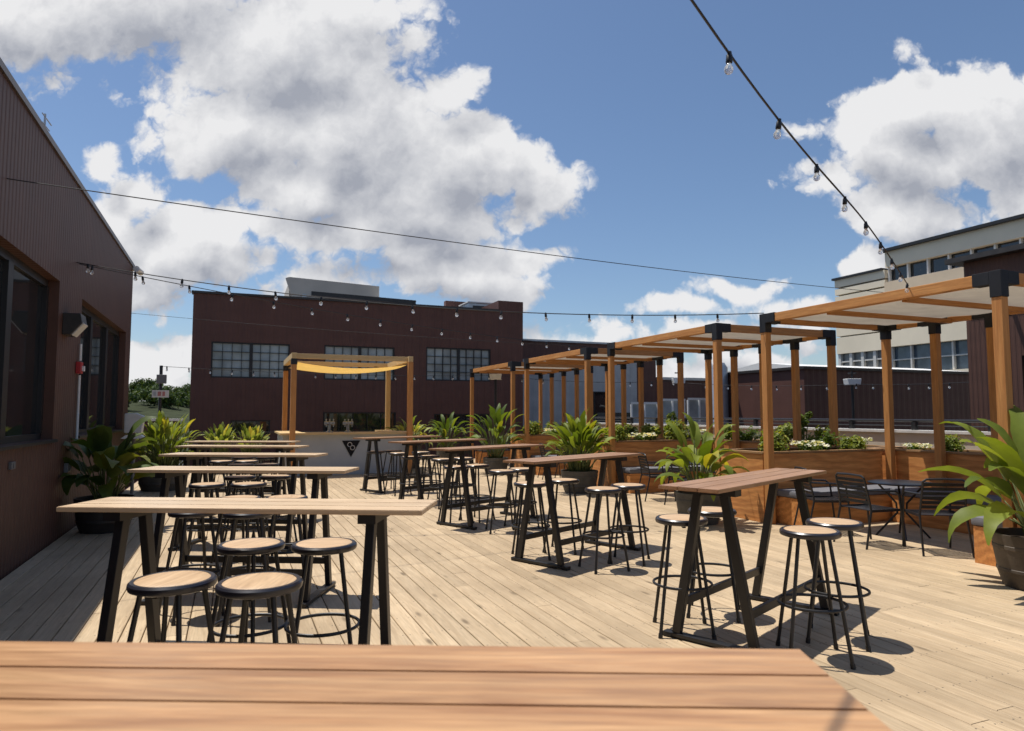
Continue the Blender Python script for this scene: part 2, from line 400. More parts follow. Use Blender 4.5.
def tube(bm, pts, r, n=8, closed=False, cap=True):
    pts = [Vector(p) for p in pts]; m = len(pts); rings = []
    ref = None
    for i, p in enumerate(pts):
        if closed: t = pts[(i + 1) % m] - pts[i - 1]
        else: t = pts[min(i + 1, m - 1)] - pts[max(i - 1, 0)]
        t.normalize()
        if ref is None: ref = t.cross(Vector((0, 0, 1))) if abs(t.z) < .95 else t.cross(Vector((0, 1, 0)))
        ref = (ref - t * ref.dot(t)).normalized(); o = t.cross(ref)
        rr = r[i] if isinstance(r, (list, tuple)) else r
        rings.append([bm.verts.new(p + (ref * math.cos(2 * math.pi * k / n) + o * math.sin(2 * math.pi * k / n)) * rr) for k in range(n)])
    for i in range(m if closed else m - 1):
        A, B = rings[i], rings[(i + 1) % m]
        for k in range(n): bm.faces.new((A[k], A[(k + 1) % n], B[(k + 1) % n], B[k]))
    if cap and not closed:
        bm.faces.new(rings[0][::-1]); bm.faces.new(rings[-1])
def lathe(bm, prof, n=24, c=(0, 0, 0), capb=True, capt=True):
    rings = [[bm.verts.new((c[0] + r * math.cos(2 * math.pi * k / n), c[1] + r * math.sin(2 * math.pi * k / n), c[2] + z)) for k in range(n)] for r, z in prof]
    for A, B in zip(rings, rings[1:]):
        for k in range(n): bm.faces.new((A[k], A[(k + 1) % n], B[(k + 1) % n], B[k]))
    if capb: bm.faces.new(rings[0][::-1])
    if capt: bm.faces.new(rings[-1])
def ring(r, z, n=28, c=(0, 0)):
    return [(c[0] + r * math.cos(2 * math.pi * k / n), c[1] + r * math.sin(2 * math.pi * k / n), z) for k in range(n)]
def prism(bm, poly, axis, lo, hi):
    """extrude a 2-D polygon along axis ('X','Y','Z')"""
    def P(q, t): return {'X': (t, q[0], q[1]), 'Y': (q[0], t, q[1]), 'Z': (q[0], q[1], t)}[axis]
    A = [bm.verts.new(P(q, lo)) for q in poly]; B = [bm.verts.new(P(q, hi)) for q in poly]; n = len(poly)
    bm.faces.new(A); bm.faces.new(B[::-1])
    for i in range(n): bm.faces.new((A[i], B[i], B[(i + 1) % n], A[(i + 1) % n]))
def obj(name, bm, m, parent=None, smooth=False, bev=0, label=None):
    if bev: bmesh.ops.bevel(bm, geom=bm.edges[:], offset=bev, segments=2, affect='EDGES', profile=.6, clamp_overlap=True)
    bmesh.ops.recalc_face_normals(bm, faces=bm.faces[:])
    me = bpy.data.meshes.new(name); bm.to_mesh(me); bm.free()
    me.materials.append(MT[m] if isinstance(m, str) else m)
    if smooth:
        for p in me.polygons: p.use_smooth = True
        if smooth != 'all':
            try: me.set_sharp_from_angle(angle=R(38))
            except Exception: pass
    o = bpy.data.objects.new(name, me); COL.objects.link(o)
    if parent: o.parent = parent
    if label: o['label'] = label
    return o
def B(): return bmesh.new()
def thing(name, label, cat, loc=(0, 0, 0), rz=0, group=None):
    o = bpy.data.objects.new(name, None); COL.objects.link(o); o.empty_display_size = .1
    o.location = loc; o.rotation_euler = (0, 0, rz); o['label'] = label; o['category'] = cat
    if group: o['group'] = group
    return o
def tag(o, label, cat, group=None):
    o['label'] = label; o['category'] = cat
    if group: o['group'] = group
    return o
def struct(name, bm, m, **k):
    o = obj(name, bm, m, **k); o['kind'] = 'structure'; return o
def kids(o): return [c for c in bpy.data.objects if c.parent is o]
def copy_tree(o, parent=None):
    c = o.copy(); COL.objects.link(c)
    if parent: c.parent = parent
    for ch in KIDS.get(o.name, None) or kids(o): copy_tree(ch, c)
    return c
KIDS = {}
def dup(src, loc, rz, label, group=None):
    c = copy_tree(src); c.location = loc; c.rotation_euler = (0, 0, rz); c['label'] = label
    if group: c['group'] = group
    return c
def bx(name, m, parent, *a, bev=0, smooth=False, label=None):
    bm = B(); box(bm, *a); return obj(name, bm, m, parent, smooth, bev, label)

# ------------------------------------------------------------------ ground and deck
GZ = -5.0
bm = B(); v = [bm.verts.new(p) for p in ((-900,-900,GZ),(900,-900,GZ),(900,900,GZ),(-900,900,GZ))]; bm.faces.new(v)
struct('ground', bm, 'asphalt')
DX0, DX1, DY0, DY1 = -1.95, 11.2, -4.0, 22.6
bm = B(); random.seed(3)
bw = .142; x = DX0
while x < DX1 - .01:
    y = DY0 - random.random() * 3
    while y < DY1:
        ln = random.choice((2.4, 3.05, 3.66, 4.27)); y1 = y + ln
        a, b_ = max(y, DY0) + .0015, min(y1, DY1) - .0015
        if b_ - a > .05:
            dz = random.uniform(-.0012, .0012); c = .004
            x0, x1 = x + .0036, min(x + bw, DX1) - .0036
            V_ = [bm.verts.new(p) for p in ((x0,a,-.03),(x1,a,-.03),(x1,b_,-.03),(x0,b_,-.03),(x0,a,dz-c),(x1,a,dz-c),(x1,b_,dz-c),(x0,b_,dz-c),
                  (x0+c,a,dz),(x1-c,a,dz),(x1-c,b_,dz),(x0+c,b_,dz))]
            for f in ((0,1,5,4),(1,2,6,5),(2,3,7,6),(3,0,4,7),(4,5,9,8),(5,6,10,9),(6,7,11,10),(7,4,8,11),(8,9,10,11)): bm.faces.new([V_[i] for i in f])
        y = y1
    x += bw
add_screws(MT['deck'], bw, DX0); struct('deck', bm, 'deck')
bm = B(); box(bm, DX0 - .05, DX1 + .4, DY0 - .1, DY1 + .05, GZ, -.032)
struct('deck_base', bm, 'brown')

# ------------------------------------------------------------------ left building
WX = -1.97
lb = thing('brown_metal_building', 'long brown ribbed metal building with dark windows, along the left edge of the deck', 'building', (WX, 6, 0))
def loc(o, p): o.parent = p; return o
YA, YB, HT = -6 - 6, 16.0 - 6, 4.68        # local y
HT = 4.57
wins = [(-6.3, -1.9), (-.9, 3.68), (5.02, 9.32)]
wz0, wz1, T = 1.24, 3.15, .32
bm = B()
def lbox(*a): box(bm, *a)
lbox(-T, 0, YA, YB, -.5, wz0); lbox(-T, 0, YA, YB, wz1, HT)
ys = [YA] + [q for w in wins for q in w] + [YB]
for i in range(0, len(ys), 2): lbox(-T, 0, ys[i], ys[i + 1], wz0, wz1)
lbox(-9, -T, YB - T, YB, GZ, HT); lbox(-9, -T, YA, YA + T, GZ, HT); lbox(-9.3, -9, YA, YB, GZ, HT)
obj('wall', bm, 'brown_y', lb)
bx('roof', 'coping', lb, -8.9, -.33, YA + .33, YB - .33, HT - .3, HT - .15)
bm = B(); box(bm, -.42, .025, YA - .03, YB + .03, HT, HT + .07); box(bm, -9.3, -.42, YB - .35, YB + .07, HT, HT + .09)
obj('roof_coping', bm, 'coping', lb)
bm = B(); box(bm, -8.9, -T, YA + T, YB - T, .0, .02); obj('floor', bm, 'greybox', lb)
for i, (a, b_) in enumerate(wins):
    bm = B(); fx0, fx1 = -.20, -.12
    box(bm, fx0, fx1, a, b_, wz0, wz0 + .07); box(bm, fx0, fx1, a, b_, wz1 - .09, wz1)
    n = 3 if i else 3
    ms = [a + .045] + [a + (b_ - a) * q / n for q in range(1, n)] + [b_ - .045]
    for q, yy in enumerate(ms):
        w = .045 if q in (0, n) else .085
        box(bm, fx0 - .01, fx1 + .012, yy - w, yy + w, wz0 + .07, wz1 - .09)
    fr = obj('window', bm, 'dframe', lb)
    bm = B(); box(bm, -.17, -.155, a + .02, b_ - .02, wz0 + .02, wz1 - .02); obj('pane', bm, 'glass', fr)
    bm = B(); box(bm, -.2, .05, a - .03, b_ + .03, wz0 - .035, wz0 - .002); obj('sill', bm, 'dframe', fr)
# wall fittings
sc = thing('wall_light', 'dark wedge-shaped wall light with a pale lens, on the brown wall between two windows', 'wall light', (WX, 10.05, 2.66))
sc.scale = (.8, .8, .8)
bm = B(); prism(bm, [(0, -.17), (.12, -.17), (.27, .02), (.24, .17), (0, .17)], 'Y', -.2, .2); obj('housing', bm, 'pot_dark', sc, bev=.012)
bm = B(); prism(bm, [(.135, -.175), (.285, .015), (.27, .03), (.12, -.16)], 'Y', -.17, .17); obj('lens', bm, 'offwhite', sc)
fa = thing('fire_alarm', 'small red alarm box with white strobe on the brown wall beside the far left window', 'alarm', (WX, 10.86, 2.17))
fa.scale = (.8, .8, .8)
bx('housing', 'red', fa, 0, .08, -.09, .09, -.1, .1, bev=.012)
bx('strobe', 'white', fa, .08, .12, -.035, .035, -.06, .03, bev=.008)
bm = B(); tube(bm, [(WX + .03, 10.9, 2.07), (WX + .03, 10.9, 1.2)], .016); tube(bm, [(WX + .03, 10.9, 2.27), (WX + .03, 10.9, 2.5)], .016)
tag(obj('conduit', bm, 'white', None, True), 'thin white conduit running down the brown wall under the red alarm box', 'conduit')
for (y, z, lab) in ((10.45, .85, 'grey outlet box low on the brown wall beside the shaded potted plant'), (8.02, 1.04, 'small grey outlet box under the nearest left window')):
    ob = thing('outlet_box', lab, 'outlet', (WX, y, z), 0, 'outlets on the brown wall')
    bx('housing', 'greybox', ob, 0, .05, -.11, .11, -.06, .06, bev=.01); bx('cover', 'greybox', ob, .05, .06, -.04, .04, -.04, .04, bev=.004)
    if y < 9: ob.scale = (.6, .6, .6)
cmr = thing('security_camera', 'small white security camera at the top corner of the brown wall', 'camera', (WX, 15.9, 4.52))
bm = B(); tube(bm, [(.0, 0, 0), (.1, 0, 0)], .03); obj('bracket', bm, 'white', cmr, True)
bm = B(); tube(bm, [(.08, -.12, .0), (.13, .16, -.02)], .065, 12); obj('housing', bm, 'white', cmr, True)
an = thing('roof_antenna', 'thin wire antenna standing on the edge of the brown roof', 'antenna', (WX - .15, 9.3, HT + .07))
bm = B(); tube(bm, [(0, 0, 0), (0, 0, .42)], .012); obj('mast', bm, 'galv', an)
bm = B(); tube(bm, [(0, -.12, .38), (0, .3, .40)], .007); tube(bm, [(0, -.1, .28), (0, .22, .30)], .007); obj('rod', bm, 'galv', an)

# ------------------------------------------------------------------ back building (facade at Y = 26)
def grid_window(parent, x0, x1, z0, z1, y, nx, nz, m='gglass', wide=None):
    bm = B(); t = .05
    box(bm, x0 - t, x0, y - .05, y + .07, z0 - t, z1 + t); box(bm, x1, x1 + t, y - .05, y + .07, z0 - t, z1 + t)
    box(bm, x0, x1, y - .05, y + .07, z1, z1 + t); box(bm, x0, x1, y - .05, y + .07, z0 - t, z0)
    for i in range(1, nx):
        xx = x0 + (x1 - x0) * i / nx; w = .055 if wide and i == wide else .009
        box(bm, xx - w, xx + w, y - .035, y + .03, z0, z1)
    for j in range(1, nz):
        zz = z0 + (z1 - z0) * j / nz
        for i in range(nx):   # segments butt between the uprights
            wa = .055 if wide and i == wide else .009; wb = .055 if wide and i + 1 == wide else .009
            box(bm, x0 + (x1 - x0) * i / nx + (wa if i else 0), x0 + (x1 - x0) * (i + 1) / nx - (wb if i < nx - 1 else 0), y - .03, y + .025, zz - .008, zz + .008)
    w = obj('window', bm, 'dframe', parent)
    bm = B()
    for i in range(nx):
        for j in range(nz):
            a = x0 + (x1 - x0) * i / nx; b = x0 + (x1 - x0) * (i + 1) / nx; c = z0 + (z1 - z0) * j / nz; d = z0 + (z1 - z0) * (j + 1) / nz
            e = random.uniform(-.004, .004); g = random.uniform(-.004, .004)
            vv = [bm.verts.new(p) for p in ((a, y + .035 + e, c), (b, y + .035 + g, c), (b, y + .035 - e, d), (a, y + .035 - g, d))]; bm.faces.new(vv)
    obj('pane', bm, m, w)
bb = thing('brown_warehouse', 'dark brown flat-roofed warehouse with grid windows, behind the bar at the far end', 'building', (0, 0, 0))
BX0, BX1, BY, BH = -1.33, 11.15, 26.0, 5.75
wrects = [(-.66, 1.86, 2.86, 4.03, 8, 4, 4), (3.18, 5.72, 2.86, 4.05, 8, 4, 4), (7.07, 9.67, 2.9, 4.12, 8, 4, 4), (3.2, 5.8, .9, 1.56, 5, 1, 0), (.03, 1.25, .85, 1.27, 3, 1, 0), (7.4, 9.6, .9, 1.5, 5, 1, 0)]
bm = B(); xs = sorted({BX0, BX1} | {r[0] - .05 for r in wrects} | {r[1] + .05 for r in wrects})
for xa, xb in zip(xs, xs[1:]):
    mid = (xa + xb) / 2; z = GZ
    for r in sorted([r for r in wrects if r[0] - .06 < mid < r[1] + .06], key=lambda r: r[2]):
        box(bm, xa, xb, BY, BY + .3, z, r[2] - .05); z = r[3] + .05
    box(bm, xa, xb, BY, BY + .3, z, BH)
box(bm, BX0, BX0 + .3, BY + .3, 44, GZ, BH); box(bm, BX1 - .3, BX1, BY + .3, 44, GZ, BH); box(bm, BX0, BX1, 44, 44.3, GZ, BH)
bmesh.ops.remove_doubles(bm, verts=bm.verts[:], dist=1e-5)
obj('wall', bm, 'brown_x', bb)
bx('roof', 'coping', bb, BX0 + .3, BX1 - .3, BY + .3, 44, BH - .3, BH - .15)
bm = B(); box(bm, BX0 - .06, 10.05, BY - .06, BY + .4, BH, BH + .08); obj('roof_coping', bm, 'pot_dark', bb)
bm = B(); box(bm, 9.0, BX1, BY + 4, BY + 4.3, BH - .2, 6.75); box(bm, 10.05, BX1, BY - .02, BY + 4, BH, 6.2); obj('parapet', bm, 'brown_x', bb)
for r in wrects: grid_window(bb, r[0], r[1], r[2], r[3], BY + .08, r[4], r[5], 'gglass' if r[5] > 1 else 'glass', r[6])
# roof equipment
rs = thing('roof_screen', 'big beige slanted metal screen standing on the warehouse roof', 'roof screen', (0, 0, 0))
bm = B(); prism(bm, [(2.35, 6.0), (1.95, 7.2), (2.1, 7.25), (5.85, 7.12), (5.85, 6.35), (3.0, 6.35)], 'Y', 29.6, 29.8); obj('panel', bm, 'screen', rs)
bm = B(); prism(bm, [(29.8, 6.0), (29.8, 7.1), (32.6, 7.0), (32.6, 5.5)], 'X', 2.1, 2.2); obj('side_panel', bm, 'screen', rs)
bm = B(); box(bm, 2.6, 2.75, 29.2, 29.59, 5.5, 6.5); box(bm, 5.4, 5.55, 29.2, 29.59, 5.5, 6.3); obj('post', bm, 'galv', rs)
rd = thing('roof_duct', 'low dark ridge duct running along the warehouse roof edge below the beige screen', 'duct', (0, 0, 0))
bm = B(); bar(bm, (2.75, 27.4, 6.22), (6.9, 27.4, 6.12), .3, .16); obj('casing', bm, 'pot_dark', rd)
bm = B(); box(bm, 2.9, 3.1, 27.3, 27.5, 5.5, 6.0); box(bm, 6.3, 6.5, 27.3, 27.5, 5.5, 5.94); obj('support', bm, 'galv', rd)
for (x0, x1, y0, h, lab) in ((5.9, 7.3, 29, 6.42, 'grey ventilation unit on the warehouse roof right of the beige screen'), (7.6, 9.4, 29.5, 6.3, 'low pale rooftop unit in the middle of the warehouse roof'), (9.5, 11.0, 28.2, 6.42, 'white rooftop unit near the right end of the warehouse roof')):
    u = thing('rooftop_unit', lab, 'roof unit', (0, 0, 0), 0, 'rooftop units on the warehouse')
    bx('casing', 'galv', u, x0, x1, y0, y0 + 1.2, 5.5, h, bev=.03); bx('lid', 'white', u, x0 - .05, x1 + .05, y0 - .05, y0 + 1.25, h + .003, h + .05)
    bx('grille', 'pot_dark', u, x0 + .2, x1 - .2, y0 - .02, y0 - .002, 5.9, h - .12)

# right wings behind the pergolas
wg = thing('brown_annex', 'brown flat-roofed annex with a tall grey front, right of the warehouse', 'building', (0, 0, 0))
bm = B(); box(bm, 11.2, 20.4, 30, 44, GZ, 5.05); box(bm, 20.4, 26.5, 30.05, 44, GZ, 3.32); obj('wall', bm, 'brown_x', wg)
bm = B(); box(bm, 11.16, 20.46, 29.9, 30.4, 5.05, 5.14); box(bm, 20.47, 26.5, 29.9, 30.5, 3.32, 3.46); obj('roof_coping', bm, 'galv', wg)
bm = B(); box(bm, 12.55, 19.1, 29.8, 29.99, .85, 4.15); obj('grey_front', bm, 'gwall', wg)
for i in range(7):
    x0 = 12.75 + i * .9
    grid_window(wg, x0, x0 + .72, -.6, .75, 29.88, 2, 1, 'glass')
bm = B()
for i in range(8): box(bm, 12.6 + i * .9 - .04, 12.6 + i * .9 + .04, 29.76, 29.92, -.7, .85)
box(bm, 12.5, 19.15, 29.74, 29.795, .82, .95); obj('trim', bm, 'offwhite', wg)
grid_window(wg, 16.6, 17.6, 1.3, 2.6, 29.75, 1, 1, 'glass')
rw = thing('brown_shed', 'low reddish brown metal shed with a sunlit side, behind the pergolas', 'building', (18.6, 18.3, 0))
bm = B(); box(bm, 0, 9, 0, 4.6, GZ, 3.12); obj('wall', bm, 'brown_x', rw)
bm = B(); box(bm, -.08, 9.1, -.08, 4.7, 3.12, 3.22); obj('roof_edge', bm, 'pot_dark', rw)
bm = B(); prism(bm, [(-.02, 3.22), (2.3, 3.5), (4.6, 3.22)], 'X', .1, 9); obj('roof', bm, 'white', rw)
cy = thing('grey_silo', 'narrow grey metal column standing at the corner of the brown shed', 'column', (18.15, 22.4, 0))
bm = B(); lathe(bm, [(.42, GZ), (.42, 3.4), (.3, 3.6)], 16); obj('body', bm, 'galv', cy, True)
bm = B(); tube(bm, [(0, 0, 3.6), (0, 0, 4.3)], .08); obj('vent', bm, 'greybox', cy)
# white framed greenhouse-like shelter
gh = thing('white_framed_shelter', 'white-framed glass shelter with one arched end, beyond the planters in front of the brown annex', 'shelter', (0, 0, 0))
for (x0, x1, zt) in ((15.45, 16.75, 1.95), (16.9, 18.1, 2.1), (18.3, 19.5, 2.15)):
    bm = B(); y = 24.5
    for xx in (x0, (x0 + x1) / 2, x1): box(bm, xx - .035, xx + .035, y, y + .07, -1.0, zt)
    for zz in (-.4, .35, 1.1, zt):
        box(bm, x0 - .035, x1 + .035, y - .012, y - .002, zz, zz + .09)
    f = obj('frame', bm, 'white', gh)
    bm = B(); box(bm, x0, x1, y + .08, y + .1, -1, zt); obj('pane', bm, 'gglass', f)
bm = B(); tube(bm, [(19.95 + 1.1 * math.sin(a), 24.5, .9 + 1.15 * math.cos(a)) for a in [R(q) for q in range(0, 91, 10)]], .06); obj('arch', bm, 'white', gh, True)
bm = B(); box(bm, 15.0, 21.3, 24.65, 28, GZ, -.9); obj('base', bm, 'greybox', gh)
bm = B(); box(bm, 15.5, 19.4, 25.6, 27.5, -.9, 1.6); obj('dark_interior', bm, 'glass', gh)

# right brown building
rb = thing('brown_corner_building', 'brown building with a dark overhanging roof edge, at the far right behind the nearest pergola', 'building', (16, 0, 0))
bm = B(); box(bm, 0, .3, -6, 9.62 - .05, GZ, 1.72); box(bm, 0, .3, -6, 9.57, 2.82, 5.1); box(bm, 0, .3, 9.57, 10.75, GZ, 5.1)
for y in (-6, -1.6, 2.9): box(bm, 0, .3, y, y + 1.5, 1.72, 2.82)
box(bm, .3, 9, 10.45, 10.75, GZ, 5.1); obj('wall', bm, 'brown_y', rb)
bm = B(); prism(bm, [(-.3, 5.1), (-.3, 5.22), (3, 5.9), (9.2, 5.9), (9.2, 5.1)], 'Y', -6.2, 11.0); obj('roof', bm, 'pot_dark', rb)
for a, b_ in ((-4.5, -1.6), (-.1, 2.9), (4.4, 9.57)):
    bm = B()
    box(bm, .05, .2, a, b_, 1.72, 1.8); box(bm, .05, .2, a, b_, 2.74, 2.82)
    for q in range(4): yy = a + (b_ - a - .08) * q / 3; box(bm, .05, .2, yy, yy + .08, 1.8, 2.74)
    w = obj('window', bm, 'dframe', rb); bx('pane', 'bglass', w, .1, .12, a, b_, 1.74, 2.8)
bm = B(); tube(bm, [(-.02, 9.9, 4.6), (-.5, 9.9, 4.62)], .05); lathe(bm, [(.05, 0), (.16, -.1), (.16, -.13)], 14, (-.55, 9.9, 4.65))
obj('eave_light', bm, 'offwhite', rb, True)

# distant beige building, face at X = 55
bg = thing('beige_office_block', 'large cream and tan office block with ribbon windows, in the distance at the right', 'building', (55, 0, 0))
def gy(px, X=55.):       # y on the far face for a compass bearing, used only to size the block
    x = (px - 512) / 683; return X * (math.cos(R(YAW)) - x * math.sin(R(YAW))) / (math.sin(R(YAW)) + x * math.cos(R(YAW)))
yS = gy(890); yE = gy(839)
def band(name, m, y0, y1, z0, z1, d=0., th=.4): bm = B(); box(bm, d, d + th, y0, y1, z0, z1); return obj(name, bm, m, bg)
Hm = 16.3
bx('core', 'tan', bg, 1.0, 25, -20, yS, GZ, Hm - .6)
bands = [('wall', 'beige_wall', GZ, 5.2), ('win', None, 5.2, 7.6), ('wall', 'beige_wall', 7.6, 10.2), ('win', None, 10.2, 11.7), ('wall', 'tan', 11.7, 13.5), ('win', None, 13.5, 14.9), ('wall', 'beige_wall', 14.9, Hm)]
for kind, m, z0, z1 in bands:
    if kind == 'wall': band('wall', m, -20, yS, z0, z1, -.2 if m == 'tan' else 0, 1.0)
    else:
        bm = B(); n = 34
        for i in range(n + 1):
            y = -20 + (yS + 20 - .2) * i / n; box(bm, .25, .55, y, y + .14, z0, z1)
        box(bm, .3, .5, -20, yS, (z0 + z1) / 2 - .05, (z0 + z1) / 2 + .05) if z0 < 13 else box(bm, .3, .5, -20, yS, z0 + .02, z0 + .12)
        w = obj('window', bm, 'offwhite' if z0 < 13 else 'white', bg); bx('pane', 'bglass' if z0 < 13 else 'glass', w, .6, .65, -20, yS, z0, z1)
bx('roof_edge', 'dframe', bg, -.4, 24, -20.3, yS + .2, Hm, Hm + .25)
# lower wing with grooved bands
Hl = 14.7
bx('wing_core', 'tan', bg, 1.0, 22, yS, yE, GZ, Hl - .5)
zs = [(GZ, 5.8), (7.4, 9.0), (9.12, 10.9), (12.4, 13.05), (13.2, 13.8), (13.95, Hl)]
for z0, z1 in zs: band('wall', 'beige_wall', yS + .01, yE, z0, z1, -.1, 1.1)
bx('groove', 'dframe', bg, .4, .6, yS + .01, yE - .05, 5.8, Hl)
for z0, z1 in ((5.8, 7.4), (10.9, 12.4)):
    bm = B(); n = 4
    for i in range(n + 1):
        y = yS + .02 + (yE - yS - .35) * i / n; box(bm, .0, .29, y, y + .3, z0, z1)
    box(bm, .05, .24, yS + .02, yE - .05, (z0 + z1) / 2 - .06, (z0 + z1) / 2 + .06)
    w = obj('window', bm, 'offwhite', bg); bx('pane', 'sglass', w, .30, .35, yS + .1, yE - .1, z0, z1)
bx('roof_edge', 'dframe', bg, -.3, 21, yS + .2, yE + .2, Hl, Hl + .2)
mu = B()
for i in range(11):
    y = yS - 1.5 - i * 2.0; prism(mu, [(y, 3.0), (y - 1.5, 3.0), (y - 1.35, 4.9), (y - .2, 4.9)], 'X', -.12, -.02)
obj('painted_lettering', mu, 'navy', bg, label='navy painted lettering low on the cream wall')
mu = B()
for i in range(11):
    y = yS - 1.9 - i * 2.0; prism(mu, [(y, 3.4), (y - .6, 3.4), (y - .5, 3.9), (y - .1, 4.5)], 'X', -.16, -.125)
obj('lettering_highlight', mu, 'white', bg)

# ------------------------------------------------------------------ hill and trees in the gap on the left
bm = B(); random.seed(11)
nx, ny = 40, 24; vs = []
for j in range(ny):
    for i in range(nx):
        x = -220 + 440 * i / (nx - 1); y = 110 + 320 * j / (ny - 1)
        h = 11.5 * math.exp(-((x + 40) / 120) ** 2) * (1 / (1 + math.exp(-(y - 190) / 24))) + 1.2 * math.sin(x * .11 + y * .05)
        edge = min(1, i / 4, (nx - 1 - i) / 4, j / 3)
        vs.append(bm.verts.new((x, y, GZ + .02 + max(0, h) * edge)))
for j in range(ny - 1):
    for i in range(nx - 1): bm.faces.new((vs[j*nx+i], vs[j*nx+i+1], vs[(j+1)*nx+i+1], vs[(j+1)*nx+i]))
struct('hill', bm, 'hillgrass', smooth='all')
def make_tree(seed, h, w):
    rnd = random.Random(seed)
    t = thing('tree', 'x', 'tree', (0, 0, 0))
    bm = B(); tube(bm, [(0, 0, -1), (.1, 0, h * .35), (0, .1, h * .6)], [.3, .22, .1], 7)
    for k in range(4):
        a = rnd.random() * 6.3; tube(bm, [(.05, 0, h * .3), (w * .35 * math.cos(a), w * .35 * math.sin(a), h * .62)], [.14, .04], 5)
    obj('trunk', bm, 'bark', t, True)
    bm = B()
    clumps = [(rnd.gauss(0, w * .27), rnd.gauss(0, w * .27), h * (.42 + .5 * rnd.random()), w * (.16 + .16 * rnd.random())) for _ in range(16)]
    for cx, cy_, cz, cr in clumps:
        for k in range(110):
            d = Vector((rnd.gauss(0, 1), rnd.gauss(0, 1), rnd.gauss(0, .8))).normalized() * cr * (rnd.random() ** .4)
            p = Vector((cx, cy_, cz)) + d; n = (d.normalized() + Vector((rnd.gauss(0, .5), rnd.gauss(0, .5), rnd.gauss(0, .5)))).normalized()
            s = n.orthogonal().normalized(); u = n.cross(s); L_ = .28 + .2 * rnd.random()
            bm.faces.new([bm.verts.new(p + s * L_), bm.verts.new(p + u * L_ * .6), bm.verts.new(p - s * L_), bm.verts.new(p - u * L_ * .6)])
    obj('crown', bm, 'tree_leaf', t); return t
ta, tb, tcn = make_tree(1, 8, 6.5), make_tree(2, 10, 7), make_tree(3, 6, 6.5)
def hz(x, y): return GZ + max(0, 11.5 * math.exp(-((x + 40) / 120) ** 2) * (1 / (1 + math.exp(-(y - 190) / 24))) + 1.2 * math.sin(x * .11 + y * .05))
spots = [(ta, -38, 270, 'round dark tree on the hill behind the left building corner'), (tb, -27, 250, 'broad tree on the hill just left of the black pole'),
         (tcn, -20, 215, 'bushy low tree on the hill at the foot of the black pole'), (ta, -17, 285, 'tall tree topping the hill just right of the black pole'),
         (tb, -10, 290, 'slim tree topping the hill beside the warehouse corner'), (tcn, -14, 225, 'low dark tree on the slope right of the black pole'), (tb, -30, 215, 'leafy tree lowest on the slope beside the left building'),
         (ta, -11, 235, 'pale tree on the slope against the warehouse edge'), (tcn, -44, 230, 'low tree on the hill far left, behind the left building'),
         (ta, -23, 232, 'dark round tree on the slope directly behind the black pole'), (tb, -33, 240, 'broad dark tree on the slope left of the black pole'), (tcn, -16, 205, 'low bush-like tree lowest on the slope right of the black pole'),
         (tcn, -26, 200, 'low bush-like tree lowest on the slope left of the black pole'), (tb, -20, 262, 'tall tree on the hill top behind the white sign'), (ta, -32, 275, 'tree on the hill top near the left building corner'),
         (tcn, -9, 215, 'low tree on the slope half hidden by the warehouse corner'), (tb, -13, 255, 'dark tree on the upper slope beside the warehouse corner')]
used = set()
KIDS.update({t.name: kids(t) for t in (ta, tb, tcn)})
for src, x, y, lab in spots:
    if src.name not in used: used.add(src.name); o = src; o.location = (x, y, hz(x, y) - 1.6); o['label'] = lab
    else: o = dup(src, (x, y, hz(x, y) - 1.6), random.random() * 6, lab)
    o['group'] = 'trees on the hill'; s_ = random.uniform(.8, 1.05); o.scale = (s_, s_, s_)

# ------------------------------------------------------------------ edge of the deck
pw = thing('parapet_wall', 'low beige concrete parapet wall behind the planters on the right', 'wall', (0, 0, 0))
bx('wall', 'beige', pw, 11.3, 11.55, -4, 22.5, GZ, 1.2); bx('coping', 'offwhite', pw, 11.26, 11.6, -4, 22.5, 1.203, 1.25)
rl = thing('black_railing', 'black metal railing with small dark brackets along the top of the parapet wall', 'railing', (0, 0, 0))
bm = B(); tube(bm, [(11.42, -4, 1.42), (11.42, 22.4, 1.42)], .025); tube(bm, [(11.42, -4, 1.33), (11.42, 22.4, 1.33)], .012, 6); obj('rail', bm, 'black', rl)
for i in range(20):
    bx('bracket', 'black', rl, 11.38, 11.46, -3.5 + i * 1.35, -3.42 + i * 1.35, 1.25, 1.4)
ew = thing('brown_end_wall', 'low brown wall with a pale cap across the far left end of the deck', 'wall', (0, 0, 0))
bx('wall', 'brown', ew, -1.95, -1.42, 22.7, 22.9, GZ, 1.33); bx('wall', 'brown', ew, -9, -1.955, 22.7, 22.9, GZ, 1.33); bx('coping', 'white', ew, -9, -1.3, 22.65, 22.95, 1.333, 1.4)
er = thing('end_railing', 'thin dark cable railing across the far end of the deck behind the bar', 'railing', (0, 0, 0))
bm = B()
for z in (.35, .65, .98): tube(bm, [(-1.95, 22.5, z), (11.2, 22.5, z)], .012, 6)
obj('rail', bm, 'black', er)
for i in range(8): bx('post', 'black', er, -1.9 + i * 1.86, -1.85 + i * 1.86, 22.47, 22.53, 0, 1.0)

# pole with loudspeaker and sign
pl = thing('black_light_pole', 'slim black pole with small speaker box and white sign, far left', 'pole', (-1.93, 22.3, 0))
bm = B(); tube(bm, [(0, 0, -.03), (0, 0, 2.95)], .045, 10); obj('pole', bm, 'black', pl, True)
bx('speaker_box', 'greybox', pl, -.1, .16, -.18, -.05, 2.42, 2.68, bev=.02)
s_ = bx('sign_panel', 'offwhite', pl, -.21, .23, -.08, -.05, 2.02, 2.23)
bx('sign_text', 'sign_red', s_, -.06, .03, -.085, -.081, 2.06, 2.19); bx('sign_text', 'sign_red', s_, .06, .13, -.085, -.081, 2.06, 2.19); bx('sign_text', 'galv', s_, -.17, -.10, -.085, -.081, 2.06, 2.19)
